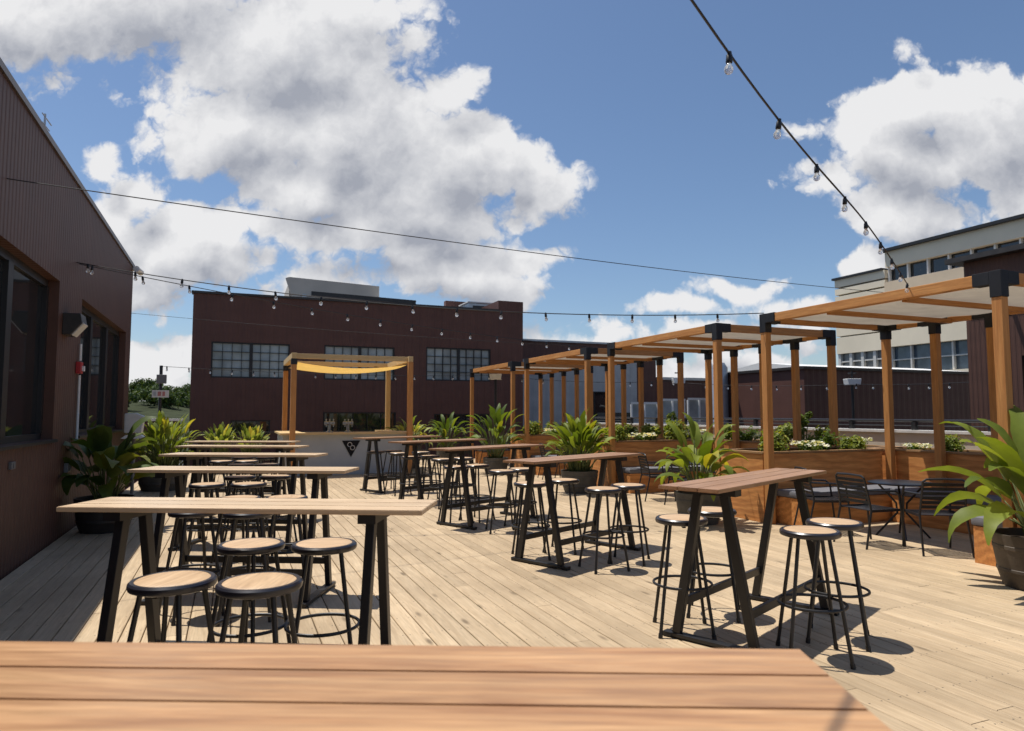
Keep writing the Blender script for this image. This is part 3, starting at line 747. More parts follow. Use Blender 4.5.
# lamp posts with wide white lanterns
def lamp_post(x, y, z, lab):
    t = thing('lamp_post', lab, 'lamp post', (x, y, 0), R(-YAW), 'lamp posts beyond the pergolas')
    bm = B(); tube(bm, [(0, 0, -1.2), (0, 0, z - .06)], .04, 10); obj('pole', bm, 'black', t, True)
    bm = B(); prism(bm, [(-.17, z - .08), (.17, z - .08), (.2, z + .1), (-.2, z + .1)], 'Y', -.15, .15); obj('lantern', bm, 'white', t, bev=.015)
    bm = B(); tube(bm, [(0, 0, z + .1), (0, 0, z + .32)], .03); tube(bm, [(-.12, 0, z + .26), (.12, 0, z + .26)], .02); obj('finial', bm, 'black', t)
lamp_post(7.87, 20.6, 2.73, 'black lamp post with wide white lantern, in front of the warehouse')
lamp_post(13.3, 18.3, 2.6, 'black lamp post with a white lantern, seen between the middle pergola posts')
lamp_post(16.5, 14.45, 2.45, 'black lamp post with white lantern, in front of the brown shed')
sp = thing('outdoor_speaker', 'pale grey box speaker on a short stand beside the left building corner', 'speaker', (-1.62, 14.1, 0))
bm = B(); tube(bm, [(0, 0, 0), (0, 0, 1.15)], .03, 10); obj('stand', bm, 'greybox', sp, True)
bm = B(); prism(bm, [(-.15, 1.2), (.13, 1.2), (.16, 1.5), (.02, 1.56), (-.15, 1.55)], 'Y', -.14, .14); obj('cabinet', bm, 'offwhite', sp, bev=.02)
bm = B(); prism(bm, [(-.19, 1.1), (.19, 1.1), (.12, 1.16), (-.12, 1.16)], 'Y', -.17, .17); obj('bracket', bm, 'white', sp)

# ------------------------------------------------------------------ pergolas
FX, KX, PH = 7.06, 9.46, 2.97
def pergola(y0, y1, label):
    t = thing('timber_pergola', label, 'pergola', (FX, y0, 0), 0, 'row of timber pergolas')
    ln = y1 - y0; W = KX - FX; hw = .05; bt, bb_ = PH - .012, PH - .127
    def post(x, y, arms):
        bm = B(); box(bm, x - hw, x + hw, y - hw, y + hw, 0, bb_ - .14); p = obj('post', bm, 'cedar_z', t, bev=.006)
        bm = B(); q = hw + .008
        box(bm, x - q, x + q, y - q, y + q, bb_ - .14, PH)
        for dx, dy in arms:
            if dx: box(bm, x + dx * q, x + dx * (q + .17), y - q, y + q, bb_ - .008, PH - .003) if dx > 0 else box(bm, x - q - .17, x - q, y - q, y + q, bb_ - .008, PH - .003)
            if dy: box(bm, x - q, x + q, y + q, y + q + .17, bb_ - .008, PH - .003) if dy > 0 else box(bm, x - q, x + q, y - q - .17, y - q, bb_ - .008, PH - .003)
        obj('bracket', bm, 'bracket', p, bev=.004)
    post(0, 0, [(1, 0), (0, 1)]); post(0, ln, [(1, 0), (0, -1)])
    n = 4
    for i in range(n + 1):
        y = ln * i / n
        post(W, y, [(-1, 0)] * (i in (0, n)) + ([(0, 1)] if i < n else []) + ([(0, -1)] if i else []))
    e = hw + .008
    for x in (0, W):
        bm = B(); box(bm, x - .046, x + .046, e, ln - e, bb_, bt); obj('beam', bm, 'cedar_y', t, bev=.006)
    for y in (0, ln):
        bm = B(); box(bm, e, W - e, y - .046, y + .046, bb_, bt); obj('beam', bm, 'cedar_x', t, bev=.006)
    for q in (1, 2):
        y = ln * q / 3; bm = B(); box(bm, .048, W - .048, y - .03, y + .03, bb_ - .02, bb_ + .04); obj('rafter', bm, 'cedar_x', t, bev=.005)
    # canvas laced between the beams, sagging a little between rafters
    bm = B(); nx, ny = 8, 24; vv = []
    for j in range(ny + 1):
        for i in range(nx + 1):
            s = j / ny; z = bb_ + .07 - .03 * abs(math.sin(math.pi * s * 3)) * (.5 + .5 * math.sin(math.pi * i / nx)) + .006 * math.sin(i * 2.1 + j)
            vv.append(bm.verts.new((.047 + (W - .094) * i / nx, .047 + (ln - .094) * s, z)))
    for j in range(ny):
        for i in range(nx): k = j * (nx + 1) + i; bm.faces.new((vv[k], vv[k + 1], vv[k + nx + 2], vv[k + nx + 1]))
    obj('canopy', bm, 'canvas', t, 'all')
    return t
PG = [(4.40, 7.63), (8.69, 11.95), (12.94, 16.21), (17.16, 20.58)]
for (a, b_), lab in zip(PG, ('nearest timber pergola with cream canvas roof, at the right edge', 'second nearest timber pergola, behind the potted bird-of-paradise plant', 'third timber pergola, second from the warehouse end', 'farthest timber pergola, closest to the brown warehouse')):
    pergola(a, b_, lab)

# ------------------------------------------------------------------ planters, benches
def planter(x0, x1, y0, y1, h, label, endlit=False):
    t = thing('planter_box', label, 'planter', ((x0 + x1) / 2, (y0 + y1) / 2, 0), 0, 'wooden planter boxes')
    a, b_ = (x1 - x0) / 2, (y1 - y0) / 2; th = .04
    for s in (-1, 1):
        bm = B(); box(bm, s * a - (th if s > 0 else 0), s * a + (0 if s > 0 else th), -b_, b_, 0, h); obj('side_panel', bm, 'ply_y', t, bev=.004)
        bm = B(); box(bm, -a + th, a - th, s * b_ - (th if s > 0 else 0), s * b_ + (0 if s > 0 else th), 0, h - .001); obj('end_panel', bm, 'ply', t, bev=.004)
    bm = B(); c = .018
    box(bm, -a - c, a + c, -b_ - c, -b_ + .075, h + .002, h + .03); box(bm, -a - c, a + c, b_ - .075, b_ + c, h + .002, h + .03)
    box(bm, -a - c, -a + .075, -b_ + .077, b_ - .077, h + .002, h + .03); box(bm, a - .075, a + c, -b_ + .077, b_ - .077, h + .002, h + .03)
    obj('cap', bm, 'cap', t)
    bm = B(); n = 12; random.seed(int(x0 * 91 + y0 * 37)); vv = []
    for j in range(n + 1):
        for i in range(n + 1): vv.append(bm.verts.new((-a + th + (2 * a - 2 * th) * i / n, -b_ + th + (2 * b_ - 2 * th) * j / n, h - .06 + random.uniform(-.02, .02))))
    for j in range(n):
        for i in range(n): k = j * (n + 1) + i; bm.faces.new((vv[k], vv[k + 1], vv[k + n + 2], vv[k + n + 1]))
    obj('soil', bm, 'soil', t)
ordn = ['nearest', 'second', 'third', 'farthest']
GAPS = [(PG[0][1] + .08, PG[1][0] - .08), (PG[1][1] + .08, PG[2][0] - .08), (PG[2][1] + .08, PG[3][0] - .08), (3.35, PG[0][0] - .08)]
gl = ['wooden planter between the nearest and second pergolas', 'wooden planter between the second and third pergolas', 'wooden planter between the third and farthest pergolas', 'wooden planter beside the near end of the nearest pergola']
for (a, b_), l in zip(GAPS, gl): planter(7.02, 9.38, a, b_, .97, l)
for (a, b_), q in zip(PG, ordn): planter(9.56, 10.35, a - .5, b_ + .5, .97, 'long wooden planter along the back of the %s pergola' % q)
def bench(x0, x1, y0, y1, label):
    t = thing('planter_bench', label, 'bench', ((x0 + x1) / 2, (y0 + y1) / 2, 0), 0, 'built-in benches with grey cushions')
    a, b_ = (x1 - x0) / 2, (y1 - y0) / 2
    bm = B(); box(bm, -a + .02, a - .02, -b_ + .02, b_ - .02, 0, .38); obj('base', bm, 'ply' if a > b_ else 'ply_y', t, bev=.005)
    n = max(1, round(max(a, b_) / .8))
    for i in range(n):
        bm = B()
        if a > b_: box(bm, -a + 2 * a * i / n + .004, -a + 2 * a * (i + 1) / n - .004, -b_, b_, .384, .475)
        else: box(bm, -a, a, -b_ + 2 * b_ * i / n + .004, -b_ + 2 * b_ * (i + 1) / n - .004, .384, .475)
        obj('cushion', bm, 'cushion', t, True, bev=.028)
for k in range(4):
    y0, y1 = PG[k]
    n = ordn[k]
    bench(7.17, 9.36, y1 - .47, y1 + .06, 'bench with grey cushion across the far end of the %s pergola' % n)
    bench(8.80, 9.36, y0 + .50, y1 - .49, 'bench with grey cushion along the back of the %s pergola' % n)
    if k < 3: bench(7.17, 9.36, y0 - .06, y0 + .48, 'bench with grey cushion across the near end of the %s pergola' % n)

# ------------------------------------------------------------------ bar
br = thing('bar_counter', 'grey outdoor bar counter with wooden top under the yellow canopy', 'bar', (1.2, 17.75, 0))
bm = B(); box(bm, 0, 3.2, .1, .2, 0, 1.02); box(bm, 0, .1, .2, 2.3, 0, 1.02); box(bm, 3.1, 3.2, .2, 2.3, 0, 1.02); obj('front_panel', bm, 'barfront', br)
bm = B(); box(bm, -.08, 3.28, -.05, .6, 1.022, 1.07); box(bm, -.08, .5, .602, 2.35, 1.022, 1.07); box(bm, 2.7, 3.28, .602, 2.35, 1.022, 1.07); obj('counter_top', bm, 'pale_x', br, bev=.006)
sg = thing('triangle_sign', 'black triangular sign with two linked rings, on the grey bar front', 'sign', (2.86, 17.845, .66))
bm = B(); prism(bm, [(-.23, .2), (.23, .2), (0, -.22)], 'Y', -.012, -.002); obj('panel', bm, 'sign_dark', sg)
bm = B()
for cx, cz in ((-.035, .1), (.035, .02)):
    tube(bm, [(cx + .055 * math.cos(a), -.016, cz + .055 * math.sin(a)) for a in [2 * math.pi * k / 20 for k in range(20)]], .008, 6, True)
obj('emblem', bm, 'offwhite', sg, True)
for x, l in ((2.35, 'left of the two silver beer tap towers on the bar'), (2.82, 'right of the two silver beer tap towers on the bar')):
    tp = thing('beer_tap', l, 'beer tap', (x, 18.15, 1.07), 0, 'tap towers on the bar')
    bm = B(); lathe(bm, [(.09, 0), (.09, .02), (.04, .05), (.04, .2)], 14); obj('column', bm, 'steel', tp, True)
    bm = B(); tube(bm, [(-.13, 0, .23), (.13, 0, .23)], .045, 12); obj('head', bm, 'steel', tp, True)
    for q in (-.09, 0, .09):
        bm = B(); tube(bm, [(q, -.05, .22), (q, -.09, .2), (q, -.09, .14)], .012, 6); tube(bm, [(q, -.05, .25), (q, -.06, .34)], [.012, .02], 6); obj('tap', bm, 'steel', tp)
bp = thing('bar_canopy', 'cedar post frame with pale rafters and a yellow shade sail, over the bar', 'pergola', (1.40, 17.62, 0))
W, Dp = 2.93, 2.75
for i, (x, y) in enumerate(((0, 0), (W, 0), (0, Dp), (W, Dp))):
    bm = B(); box(bm, x - .065, x + .065, y - .065, y + .065, 0, 2.90); p = obj('post', bm, 'pale_z' if i == 3 else 'cedar_z', bp, bev=.006)
    if i in (0, 2): bx('bracket', 'bracket', p, x - .073, x + .073, y - .073, y + .073, 2.76, 2.903)
for x in (0, W): bx('beam', 'pale_y', bp, x - .06, x + .06, -.07, Dp + .07, 2.906, 3.05, bev=.006)
for y in (.1, Dp - .1): bx('rafter', 'pale_x', bp, .063, W - .063, y - .04, y + .04, 2.92, 3.045, bev=.006)
bm = B(); vv = []; nx = ny = 14
for j in range(ny + 1):
    for i in range(nx + 1):
        u, v_ = i / nx, j / ny; e = 1 - .13 * math.sin(math.pi * v_); f = 1 - .13 * math.sin(math.pi * u)
        vv.append(bm.verts.new((W / 2 + (W / 2 - .06) * (2 * u - 1), Dp / 2 + (Dp / 2 - .1) * (2 * v_ - 1), 2.84 - .13 * math.sin(math.pi * u) ** .8 - .03 * math.sin(math.pi * v_))))
for j in range(ny):
    for i in range(nx): k = j * (nx + 1) + i; bm.faces.new((vv[k], vv[k + 1], vv[k + nx + 2], vv[k + nx + 1]))
obj('shade_sail', bm, 'ycanvas', bp, 'all')

# ------------------------------------------------------------------ bar tables
def make_table():
    t = thing('bar_table', 'x', 'table', (0, 0, 0), 0, 'long bar-height tables')
    bm = B()
    for k in (-1, 0, 1):
        b2 = B(); box(b2, -.935, .935, k * .142 - .0696, k * .142 + .0696, 1.047, 1.072)
        bmesh.ops.bevel(b2, geom=b2.edges[:], offset=.003, segments=2, affect='EDGES'); me = bpy.data.meshes.new('tmp'); b2.to_mesh(me); b2.free(); bm.from_mesh(me); bpy.data.meshes.remove(me)
    obj('tabletop', bm, 'table', t)
    for sx in (-1, 1):
        X = sx * .655
        for sy in (-1, 1):
            bm = B(); bar(bm, (X, sy * .095, 1.0), (X, sy * .275, .035), .045, .06, (0, 1, 0)); obj('leg', bm, 'black', t, bev=.004)
        bm = B(); box(bm, X - .045, X + .045, -.19, .19, 1.0, 1.045); obj('cross_bar', bm, 'black', t)
        bm = B(); box(bm, X - .035, X + .035, -.37, .37, .012, .036)
        for sy in (-1, 1): box(bm, X - .03, X + .03, sy * .34 - .03, sy * .34 + .03, 0, .012)
        obj('foot_bar', bm, 'black', t, bev=.003)
    for sy in (-1, 1):
        bm = B(); box(bm, -.63, .63, sy * .238 - .015, sy * .238 + .015, .22, .275); obj('rail', bm, 'black', t, bev=.003)
    return t
table0 = make_table(); KIDS[table0.name] = kids(table0)
def make_stool():
    t = thing('round_stool', 'x', 'stool', (0, 0, 0), 0, 'round stools at the bar tables')
    bm = B(); lathe(bm, [(.0, .758), (.1, .7605), (.158, .761), (.164, .757), (.164, .74)], 36, capb=False, capt=False); obj('seat', bm, 'seat', t, True)
    bm = B(); lathe(bm, [(.0, .722), (.175, .722), (.188, .727), (.193, .738), (.191, .752), (.182, .760), (.1645, .760), (.1645, .75)], 40, capb=False, capt=False); obj('seat_rim', bm, 'rim', t, True)
    for k in range(4):
        a = math.pi / 4 + k * math.pi / 2; c, s = math.cos(a), math.sin(a)
        bm = B(); tube(bm, [(.135 * c, .135 * s, .722), (.265 * c, .265 * s, .02)], .0125, 10); tube(bm, [(.263 * c, .263 * s, .03), (.268 * c, .268 * s, 0)], .016, 10)
        obj('leg', bm, 'black', t, True)
    bm = B(); tube(bm, ring(.212, .32, 32), .0095, 8, True); obj('foot_ring', bm, 'black', t, True)
    bm = B(); box(bm, -.13, .13, -.012, .012, .705, .721); box(bm, -.012, .012, -.13, -.0125, .705, .7205); box(bm, -.012, .012, .0125, .13, .705, .7205); obj('seat_brace', bm, 'black', t)
    return t
stool0 = make_stool(); stool0.scale = (.96, .96, 1.05); KIDS[stool0.name] = kids(stool0)
first = {'t': True, 's': True}
random.seed(21)
top_mesh = {}
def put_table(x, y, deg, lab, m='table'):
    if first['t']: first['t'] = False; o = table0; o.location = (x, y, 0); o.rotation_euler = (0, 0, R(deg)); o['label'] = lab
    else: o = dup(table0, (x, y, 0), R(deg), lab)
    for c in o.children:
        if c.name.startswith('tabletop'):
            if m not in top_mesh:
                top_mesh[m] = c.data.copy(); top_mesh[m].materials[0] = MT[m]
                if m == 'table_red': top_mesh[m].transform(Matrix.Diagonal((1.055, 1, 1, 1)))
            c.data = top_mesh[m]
def put_stool(x, y, lab):
    x *= .95; y *= .95
    rz = random.random() * 6.28
    if first['s']: first['s'] = False; stool0.location = (x, y, 0); stool0.rotation_euler = (0, 0, rz); stool0['label'] = lab
    else: dup(stool0, (x, y, 0), rz, lab)
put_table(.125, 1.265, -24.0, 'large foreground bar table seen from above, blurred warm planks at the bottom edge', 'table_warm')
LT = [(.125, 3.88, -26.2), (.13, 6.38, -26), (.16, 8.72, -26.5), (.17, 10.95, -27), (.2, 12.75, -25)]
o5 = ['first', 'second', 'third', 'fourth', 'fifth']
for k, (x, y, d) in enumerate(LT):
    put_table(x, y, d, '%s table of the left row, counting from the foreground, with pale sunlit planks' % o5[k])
    offs = [(-.36, -.20, 'near left'), (.02, -.40, 'near right'), (.01, .62, 'far left'), (.42, .46, 'far right')]
    for ox, oy, w in offs:
        jx, jy = (0, 0) if k == 0 else (random.uniform(-.05, .05), random.uniform(-.05, .05))
        put_stool(x + ox + jx, y + oy + jy, '%s stool at the %s table of the left row' % (w, o5[k]))
RT = [(3.6, 4.07, 25, [(-.42, .30), (.08, .57), (.05, -.49), (.50, -.28)]), (3.55, 6.75, 25.5, [(-.36, .47), (.15, .66), (.11, -.36), (.55, -.15)]),
      (3.48, 9.35, 26, [(-.33, .55), (.05, .68), (.03, -.42), (.42, -.2)]), (3.47, 11.9, 26, [(-.37, .55), (.03, .70), (-.03, -.28), (.40, -.12)]),
      (3.22, 14.0, 25, [(-.38, .5), (.02, .66), (-.07, -.25), (.45, -.05)])]
for k, (x, y, d, offs) in enumerate(RT):
    put_table(x, y, d, '%s table of the right row, counting from the foreground, with reddish brown planks' % o5[k], 'table_red')
    for (ox, oy), w in zip(offs, ('far left', 'far right', 'near left', 'near right')):
        put_stool(x + ox, y + oy, '%s stool at the %s table of the right row' % (w, o5[k]))

# ------------------------------------------------------------------ metal chairs and cafe tables
def make_chair():
    t = thing('metal_chair', 'x', 'chair', (0, 0, 0), 0, 'dark slatted metal chairs')     # faces +X
    for s in (-1, 1):
        y = s * .25
        bm = B(); tube(bm, [(.26, y, 0), (.22, y, .42), (.20, y, .60), (.14, y, .645), (-.1, y, .655), (-.235, s * .225, .66)], .0125, 8); obj('front_leg', bm, 'chair', t, True)
        bm = B(); tube(bm, [(-.30, y, 0), (-.2, s * .235, .43), (-.215, s * .225, .55), (-.27, s * .215, .8)], .0125, 8); obj('back_leg', bm, 'chair', t, True)
    bm = B(); tube(bm, [(-.27, -.215, .8), (-.275, -.18, .825), (-.278, 0, .832), (-.275, .18, .825), (-.27, .215, .8)], .0125, 8)
    for k in range(6):
        z = .52 + k * .05; x = -.215 - .055 * (z - .55) / .25; box(bm, x - .004, x + .004, -.222, .222, z - .017, z + .017)
    obj('backrest', bm, 'chair', t, True)
    bm = B()
    for k in range(9): x = -.18 + k * .05; box(bm, x - .019, x + .019, -.235, .235, .425 - .012 * math.sin(math.pi * k / 8), .433 - .012 * math.sin(math.pi * k / 8))
    box(bm, -.2, .24, -.246, -.236, .41, .44); box(bm, -.2, .24, .236, .246, .41, .44)
    obj('seat', bm, 'chair', t)
    return t
chair0 = make_chair(); KIDS[chair0.name] = kids(chair0); fc = [True]
def put_chair(x, y, deg, lab):
    if fc[0]: fc[0] = False; chair0.location = (x, y, 0); chair0.rotation_euler = (0, 0, R(deg)); chair0['label'] = lab
    else: dup(chair0, (x, y, 0), R(deg), lab)
def make_cafe():
    t = thing('cafe_table', 'x', 'table', (0, 0, 0), 0, 'dark round cafe tables')
    bm = B(); lathe(bm, [(.0, .66), (.36, .66), (.375, .666), (.375, .676), (.36, .682), (0, .682)], 36, capb=False, capt=False); obj('tabletop', bm, 'chair', t, True)
    for k in range(4):
        a = math.pi / 4 + k * math.pi / 2; c, s = math.cos(a), math.sin(a)
        bm = B(); tube(bm, [(.26 * c, .26 * s, .66), (.06 * c, .06 * s, .42), (.05 * c, .05 * s, .3), (.3 * c, .3 * s, 0)], .0125, 8); obj('leg', bm, 'chair', t, True)
    return t
cafe0 = make_cafe(); KIDS[cafe0.name] = kids(cafe0)
cafe0.location = (7.85, 6.2, 0); cafe0['label'] = 'dark round cafe table under the nearest pergola, among three metal chairs'
for (x, y, l) in ((7.8, 10.0, 'dark round cafe table under the second pergola'), (7.8, 14.4, 'dark round cafe table under the third pergola'), (7.8, 18.7, 'dark round cafe table under the farthest pergola')): dup(cafe0, (x, y, 0), .4, l)
put_chair(7.22, 6.85, -25, 'dark slatted metal chair leftmost under the nearest pergola')
put_chair(7.05, 6.0, -5, 'dark slatted metal chair in the middle of the nearest pergola opening')
put_chair(7.36, 5.40, 58, 'dark slatted metal chair with its back to the camera, beside the bench end')
put_chair(7.15, 10.55, -15, 'left metal chair under the second pergola, beside the potted plant')
put_chair(7.2, 9.7, 10, 'right metal chair under the second pergola, behind the potted plant')
put_chair(7.15, 14.9, -12, 'left metal chair under the third pergola')
put_chair(7.2, 14.0, 12, 'right metal chair under the third pergola')
put_chair(7.1, 18.9, 0, 'metal chair under the farthest pergola')

# ------------------------------------------------------------------ plants
def strip(bm, pts, sides, widths, fold=.25):
    """leaf blade along pts: centre line plus two edges lifted into a shallow V"""
    prev = None
    for p, s, w, in zip(pts, sides, widths):
        up = Vector((0, 0, 1)); l = bm.verts.new(p + s * w + up * (w * fold)); c = bm.verts.new(p); r = bm.verts.new(p - s * w + up * (w * fold))
        if prev:
            bm.faces.new((prev[0], prev[1], c, l)); bm.faces.new((prev[1], prev[2], r, c))
        prev = (l, c, r)
def plant_mesh(seed, n, h, spread, bl, bw_, droop=1.0, base_r=.1, lean=(5, 50)):
    rnd = random.Random(seed); lb_, sb = B(), B()
    for k in range(n):
        az = k * 2.399 + rnd.uniform(-.4, .4); f = (k + .5) / n
        le = R(lean[0] + (lean[1] - lean[0]) * f + rnd.uniform(-6, 6)); ht = h * (1 - .35 * f) * rnd.uniform(.8, 1.08)
        ca, sa = math.cos(az), math.sin(az); r0 = base_r * rnd.random()
        p = Vector((r0 * ca, r0 * sa, 0)); blade = bl * rnd.uniform(.75, 1.1); pet = max(.08, ht - blade * .8)
        pts = [p.copy()]; ang = le * .4; steps = 5
        for i in range(steps):
            ang += le * .6 / steps
            p = p + Vector((math.sin(ang) * ca, math.sin(ang) * sa, math.cos(ang))) * pet / steps; pts.append(p.copy())
        tube(sb, pts, [.012 - .001 * i for i in range(len(pts))], 5)
        side = Vector((-sa, ca, 0)); tw = rnd.uniform(-.7, .7)
        side = (side * math.cos(tw) + Vector((0, 0, 1)) * math.sin(tw) * .7).normalized()
        bp_, ws = [p.copy()], [.006]; m = 9; wv = rnd.uniform(0, 6)
        for i in range(1, m + 1):
            t = i / m; ang += (R(14) + le * .32) * droop * rnd.uniform(.6, 1.2) * (.3 + t) * .55
            p = p + Vector((math.sin(ang) * ca, math.sin(ang) * sa, math.cos(ang))) * blade / m + side * .006 * math.sin(wv + i * 1.3)
            bp_.append(p.copy()); ws.append(max(.002, bw_ * math.sin(math.pi * min(1, t ** .72 * .985)) ** .8 * (1 + .08 * math.sin(wv + i * 2))))
        strip(lb_, bp_, [side] * len(bp_), ws, .3)
    return lb_, sb
def plant(name, label, x, y, z, seed, n, h, bl, bw_, mat='leaf', droop=1., base_r=.1, lean=(5, 50), cat='plant', group='potted broad-leaved plants', rz=0):
    t = thing(name, label, cat, (x, y, z), rz, group)
    a, b_ = plant_mesh(seed, n, h, 0, bl, bw_, droop, base_r, lean); obj('leaves', a, mat, t, 'all'); obj('stems', b_, 'stem', t, 'all'); return t
def pot(x, y, r, h, m, label, bands=True):
    t = thing('plant_pot', label, 'pot', (x, y, 0), 0, 'large plant pots')
    bm = B(); pr = [(r * .78, 0), (r * .86, h * .2), (r * .9, h * .3), (r * .915, h * .31), (r * .915, h * .36), (r * .9, h * .37), (r * .97, h * .72), (r * .985, h * .73), (r * .985, h * .79), (r * .97, h * .8), (r, h * .97), (r * 1.0, h), (r * .93, h), (r * .9, h * .8)]
    if not bands: pr = [(r * .68, 0), (r * .74, h * .03), (r * .9, h * .5), (r * .96, h * .85), (r * 1.0, h * .9), (r * 1.01, h * .98), (r * .97, h), (r * .91, h * .98), (r * .88, h * .8)]
    lathe(bm, pr, 40, capt=False); obj('body', bm, m, t, True)
    bm = B(); lathe(bm, [(0, h * .88), (r * .5, h * .89), (r * .91, h * .86)], 24, capb=False, capt=False); obj('soil', bm, 'soil', t)
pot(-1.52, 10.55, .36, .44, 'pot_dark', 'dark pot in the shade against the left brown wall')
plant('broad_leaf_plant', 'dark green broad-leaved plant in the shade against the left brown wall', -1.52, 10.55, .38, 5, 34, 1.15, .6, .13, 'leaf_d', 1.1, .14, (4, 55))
pot(-1.28, 15.7, .46, .46, 'pot', 'wide dark pot at the far corner of the left building')
plant('broad_leaf_plant', 'bright green bushy plant in the pot at the far corner of the left building', -1.28, 15.7, .4, 8, 130, 1.12, .42, .05, 'leaf_y', .6, .34, (2, 55))
pot(-.25, 19.6, .3, .42, 'pot', 'pot behind the left row, under the left of two light green plants'); pot(.52, 19.3, .3, .42, 'pot', 'pot behind the left row, under the right of two light green plants')
plant('broad_leaf_plant', 'light green leafy plant behind the left row of tables, left of a pair', -.25, 19.6, .38, 12, 90, .88, .26, .052, 'leaf_v', .35, .2, (2, 38))
plant('broad_leaf_plant', 'light green leafy plant behind the left row of tables, right of a pair', .52, 19.3, .38, 13, 90, .88, .26, .052, 'leaf_v', .35, .2, (2, 38))
pot(6.2, 8.1, .33, .43, 'pot', 'grey barrel-like pot in front of the planter between the nearest two pergolas')
plant('bird_of_paradise', 'tall bird-of-paradise plant in the grey pot by the nearest pergola', 6.2, 8.1, .38, 31, 38, 1.1, .54, .085, 'leaf_m', 1.0, .15, (3, 62))
pot(6.4, 12.1, .37, .43, 'pot', 'grey pot in front of the planter between the second and third pergolas')
plant('leafy_palm', 'dense bright green palm-like plant in the grey pot by the second pergola', 6.4, 12.1, .38, 44, 90, 1.2, .52, .065, 'leaf_m', .8, .24, (2, 48))
pot(6.35, 16.6, .33, .42, 'pot', 'pot in front of the planter between the third and farthest pergolas')
plant('leafy_palm', 'green upright leafy plant in the pot by the third pergola', 6.35, 16.6, .38, 46, 40, 1.45, .6, .075, 'leaf', .9, .18, (3, 50))
pot(6.25, 20.6, .33, .42, 'pot', 'pot at the front corner of the farthest pergola')
plant('leafy_palm', 'green feathery plant in the pot at the corner of the farthest pergola', 6.25, 20.6, .38, 48, 46, 1.25, .55, .06, 'leaf', 1.0, .18, (3, 58))
pot(4.75, 19.3, .32, .42, 'pot', 'pot just right of the grey bar counter')
plant('leafy_palm', 'light green leafy plant just right of the grey bar counter', 4.75, 19.3, .38, 50, 60, 1.12, .4, .05, 'leaf_v', 1.0, .18, (3, 55))
pot(6.70, 3.95, .35, .47, 'pot_brown', 'dark brown pot at the right edge in front of the nearest bench end')
plant('bird_of_paradise', 'large bird-of-paradise plant in the dark pot at the right edge', 6.70, 3.95, .40, 64, 26, 1.4, .78, .10, 'leaf_m', .8, .14, (4, 66))

def shrub_mesh(seed, n, w, h, ls):
    rnd = random.Random(seed); bm = B()
    cl = [(rnd.uniform(-.6, .6) * w, rnd.uniform(-.6, .6) * w, h * rnd.uniform(.35, .85), rnd.uniform(.3, .5) * w) for _ in range(9)]
    for k in range(n):
        cx, cy_, cz, cr = rnd.choice(cl)
        d = Vector((rnd.gauss(0, 1), rnd.gauss(0, 1), rnd.gauss(0, .9))).normalized(); p = Vector((cx, cy_, cz)) + d * cr * rnd.random() ** .5
        p.z = max(.02, p.z)
        nn = (d * .7 + Vector((rnd.gauss(0, .5), rnd.gauss(0, .5), .7))).normalized(); s = nn.orthogonal().normalized()
        s = (s * math.cos(rnd.random() * 6.3) + nn.cross(s) * math.sin(rnd.random() * 6.3)).normalized(); u = nn.cross(s).normalized(); L_ = ls * rnd.uniform(.6, 1.2)
        a = bm.verts.new(p - s * L_ * .5); b_ = bm.verts.new(p + u * L_ * .26 + nn * L_ * .06); c = bm.verts.new(p + s * L_ * .5 - nn * L_ * .1); d_ = bm.verts.new(p - u * L_ * .26 + nn * L_ * .06)
        bm.faces.new((a, b_, c)); bm.faces.new((a, c, d_))
    st = B()
    for cx, cy_, cz, cr in cl: tube(st, [(cx * .2, cy_ * .2, -.05), (cx * .6, cy_ * .6, cz * .5), (cx, cy_, cz)], [.012, .009, .005], 5)
    return bm, st
def make_shrub(kind, seed):
    w, h, n, ls, mat = dict(green=(.3, .42, 620, .085, 'leaf_y'), dark=(.32, .36, 620, .08, 'leaf'), pale=(.28, .4, 560, .08, 'leaf_v'), flower=(.28, .2, 420, .06, 'leaf'), tall=(.2, .75, 420, .085, 'leaf'))[kind]
    t = thing('flowering_shrub' if kind == 'flower' else 'shrub', 'x', 'shrub', (0, 0, 0), 0, 'shrubs growing in the planter boxes')
    bm, st = shrub_mesh(seed, n, w, h, ls); obj('foliage', bm, mat, t); obj('stems', st, 'stem', t, 'all')
    if kind == 'flower':
        rnd = random.Random(seed + 5); bm = B()
        for k in range(90):
            a = rnd.random() * 6.3; rr = w * 1.05 * rnd.random() ** .5; p = Vector((rr * math.cos(a), rr * math.sin(a), h * (.75 + .4 * rnd.random())))
            nn = Vector((rnd.gauss(0, .5), rnd.gauss(0, .5), 1)).normalized(); s = nn.orthogonal().normalized(); u = nn.cross(s)
            c0 = bm.verts.new(p); rg = [bm.verts.new(p + (s * math.cos(q * 1.2566) + u * math.sin(q * 1.2566)) * .03 * (1 if True else 0) + nn * .012) for q in range(5)]
            for q in range(5): bm.faces.new((c0, rg[q], rg[(q + 1) % 5]))
        obj('blossoms', bm, 'petal', t)
    return t
SH = {k: make_shrub(k, 100 + i) for i, k in enumerate(('green', 'dark', 'pale', 'flower', 'tall'))}
for t in SH.values(): KIDS[t.name] = kids(t)
su = set(); desc = dict(green='bright green rounded shrub', dark='dark green low shrub', pale='pale variegated shrub', flower='low plant with white blossoms', tall='tall thin green shrub')
seen = {}
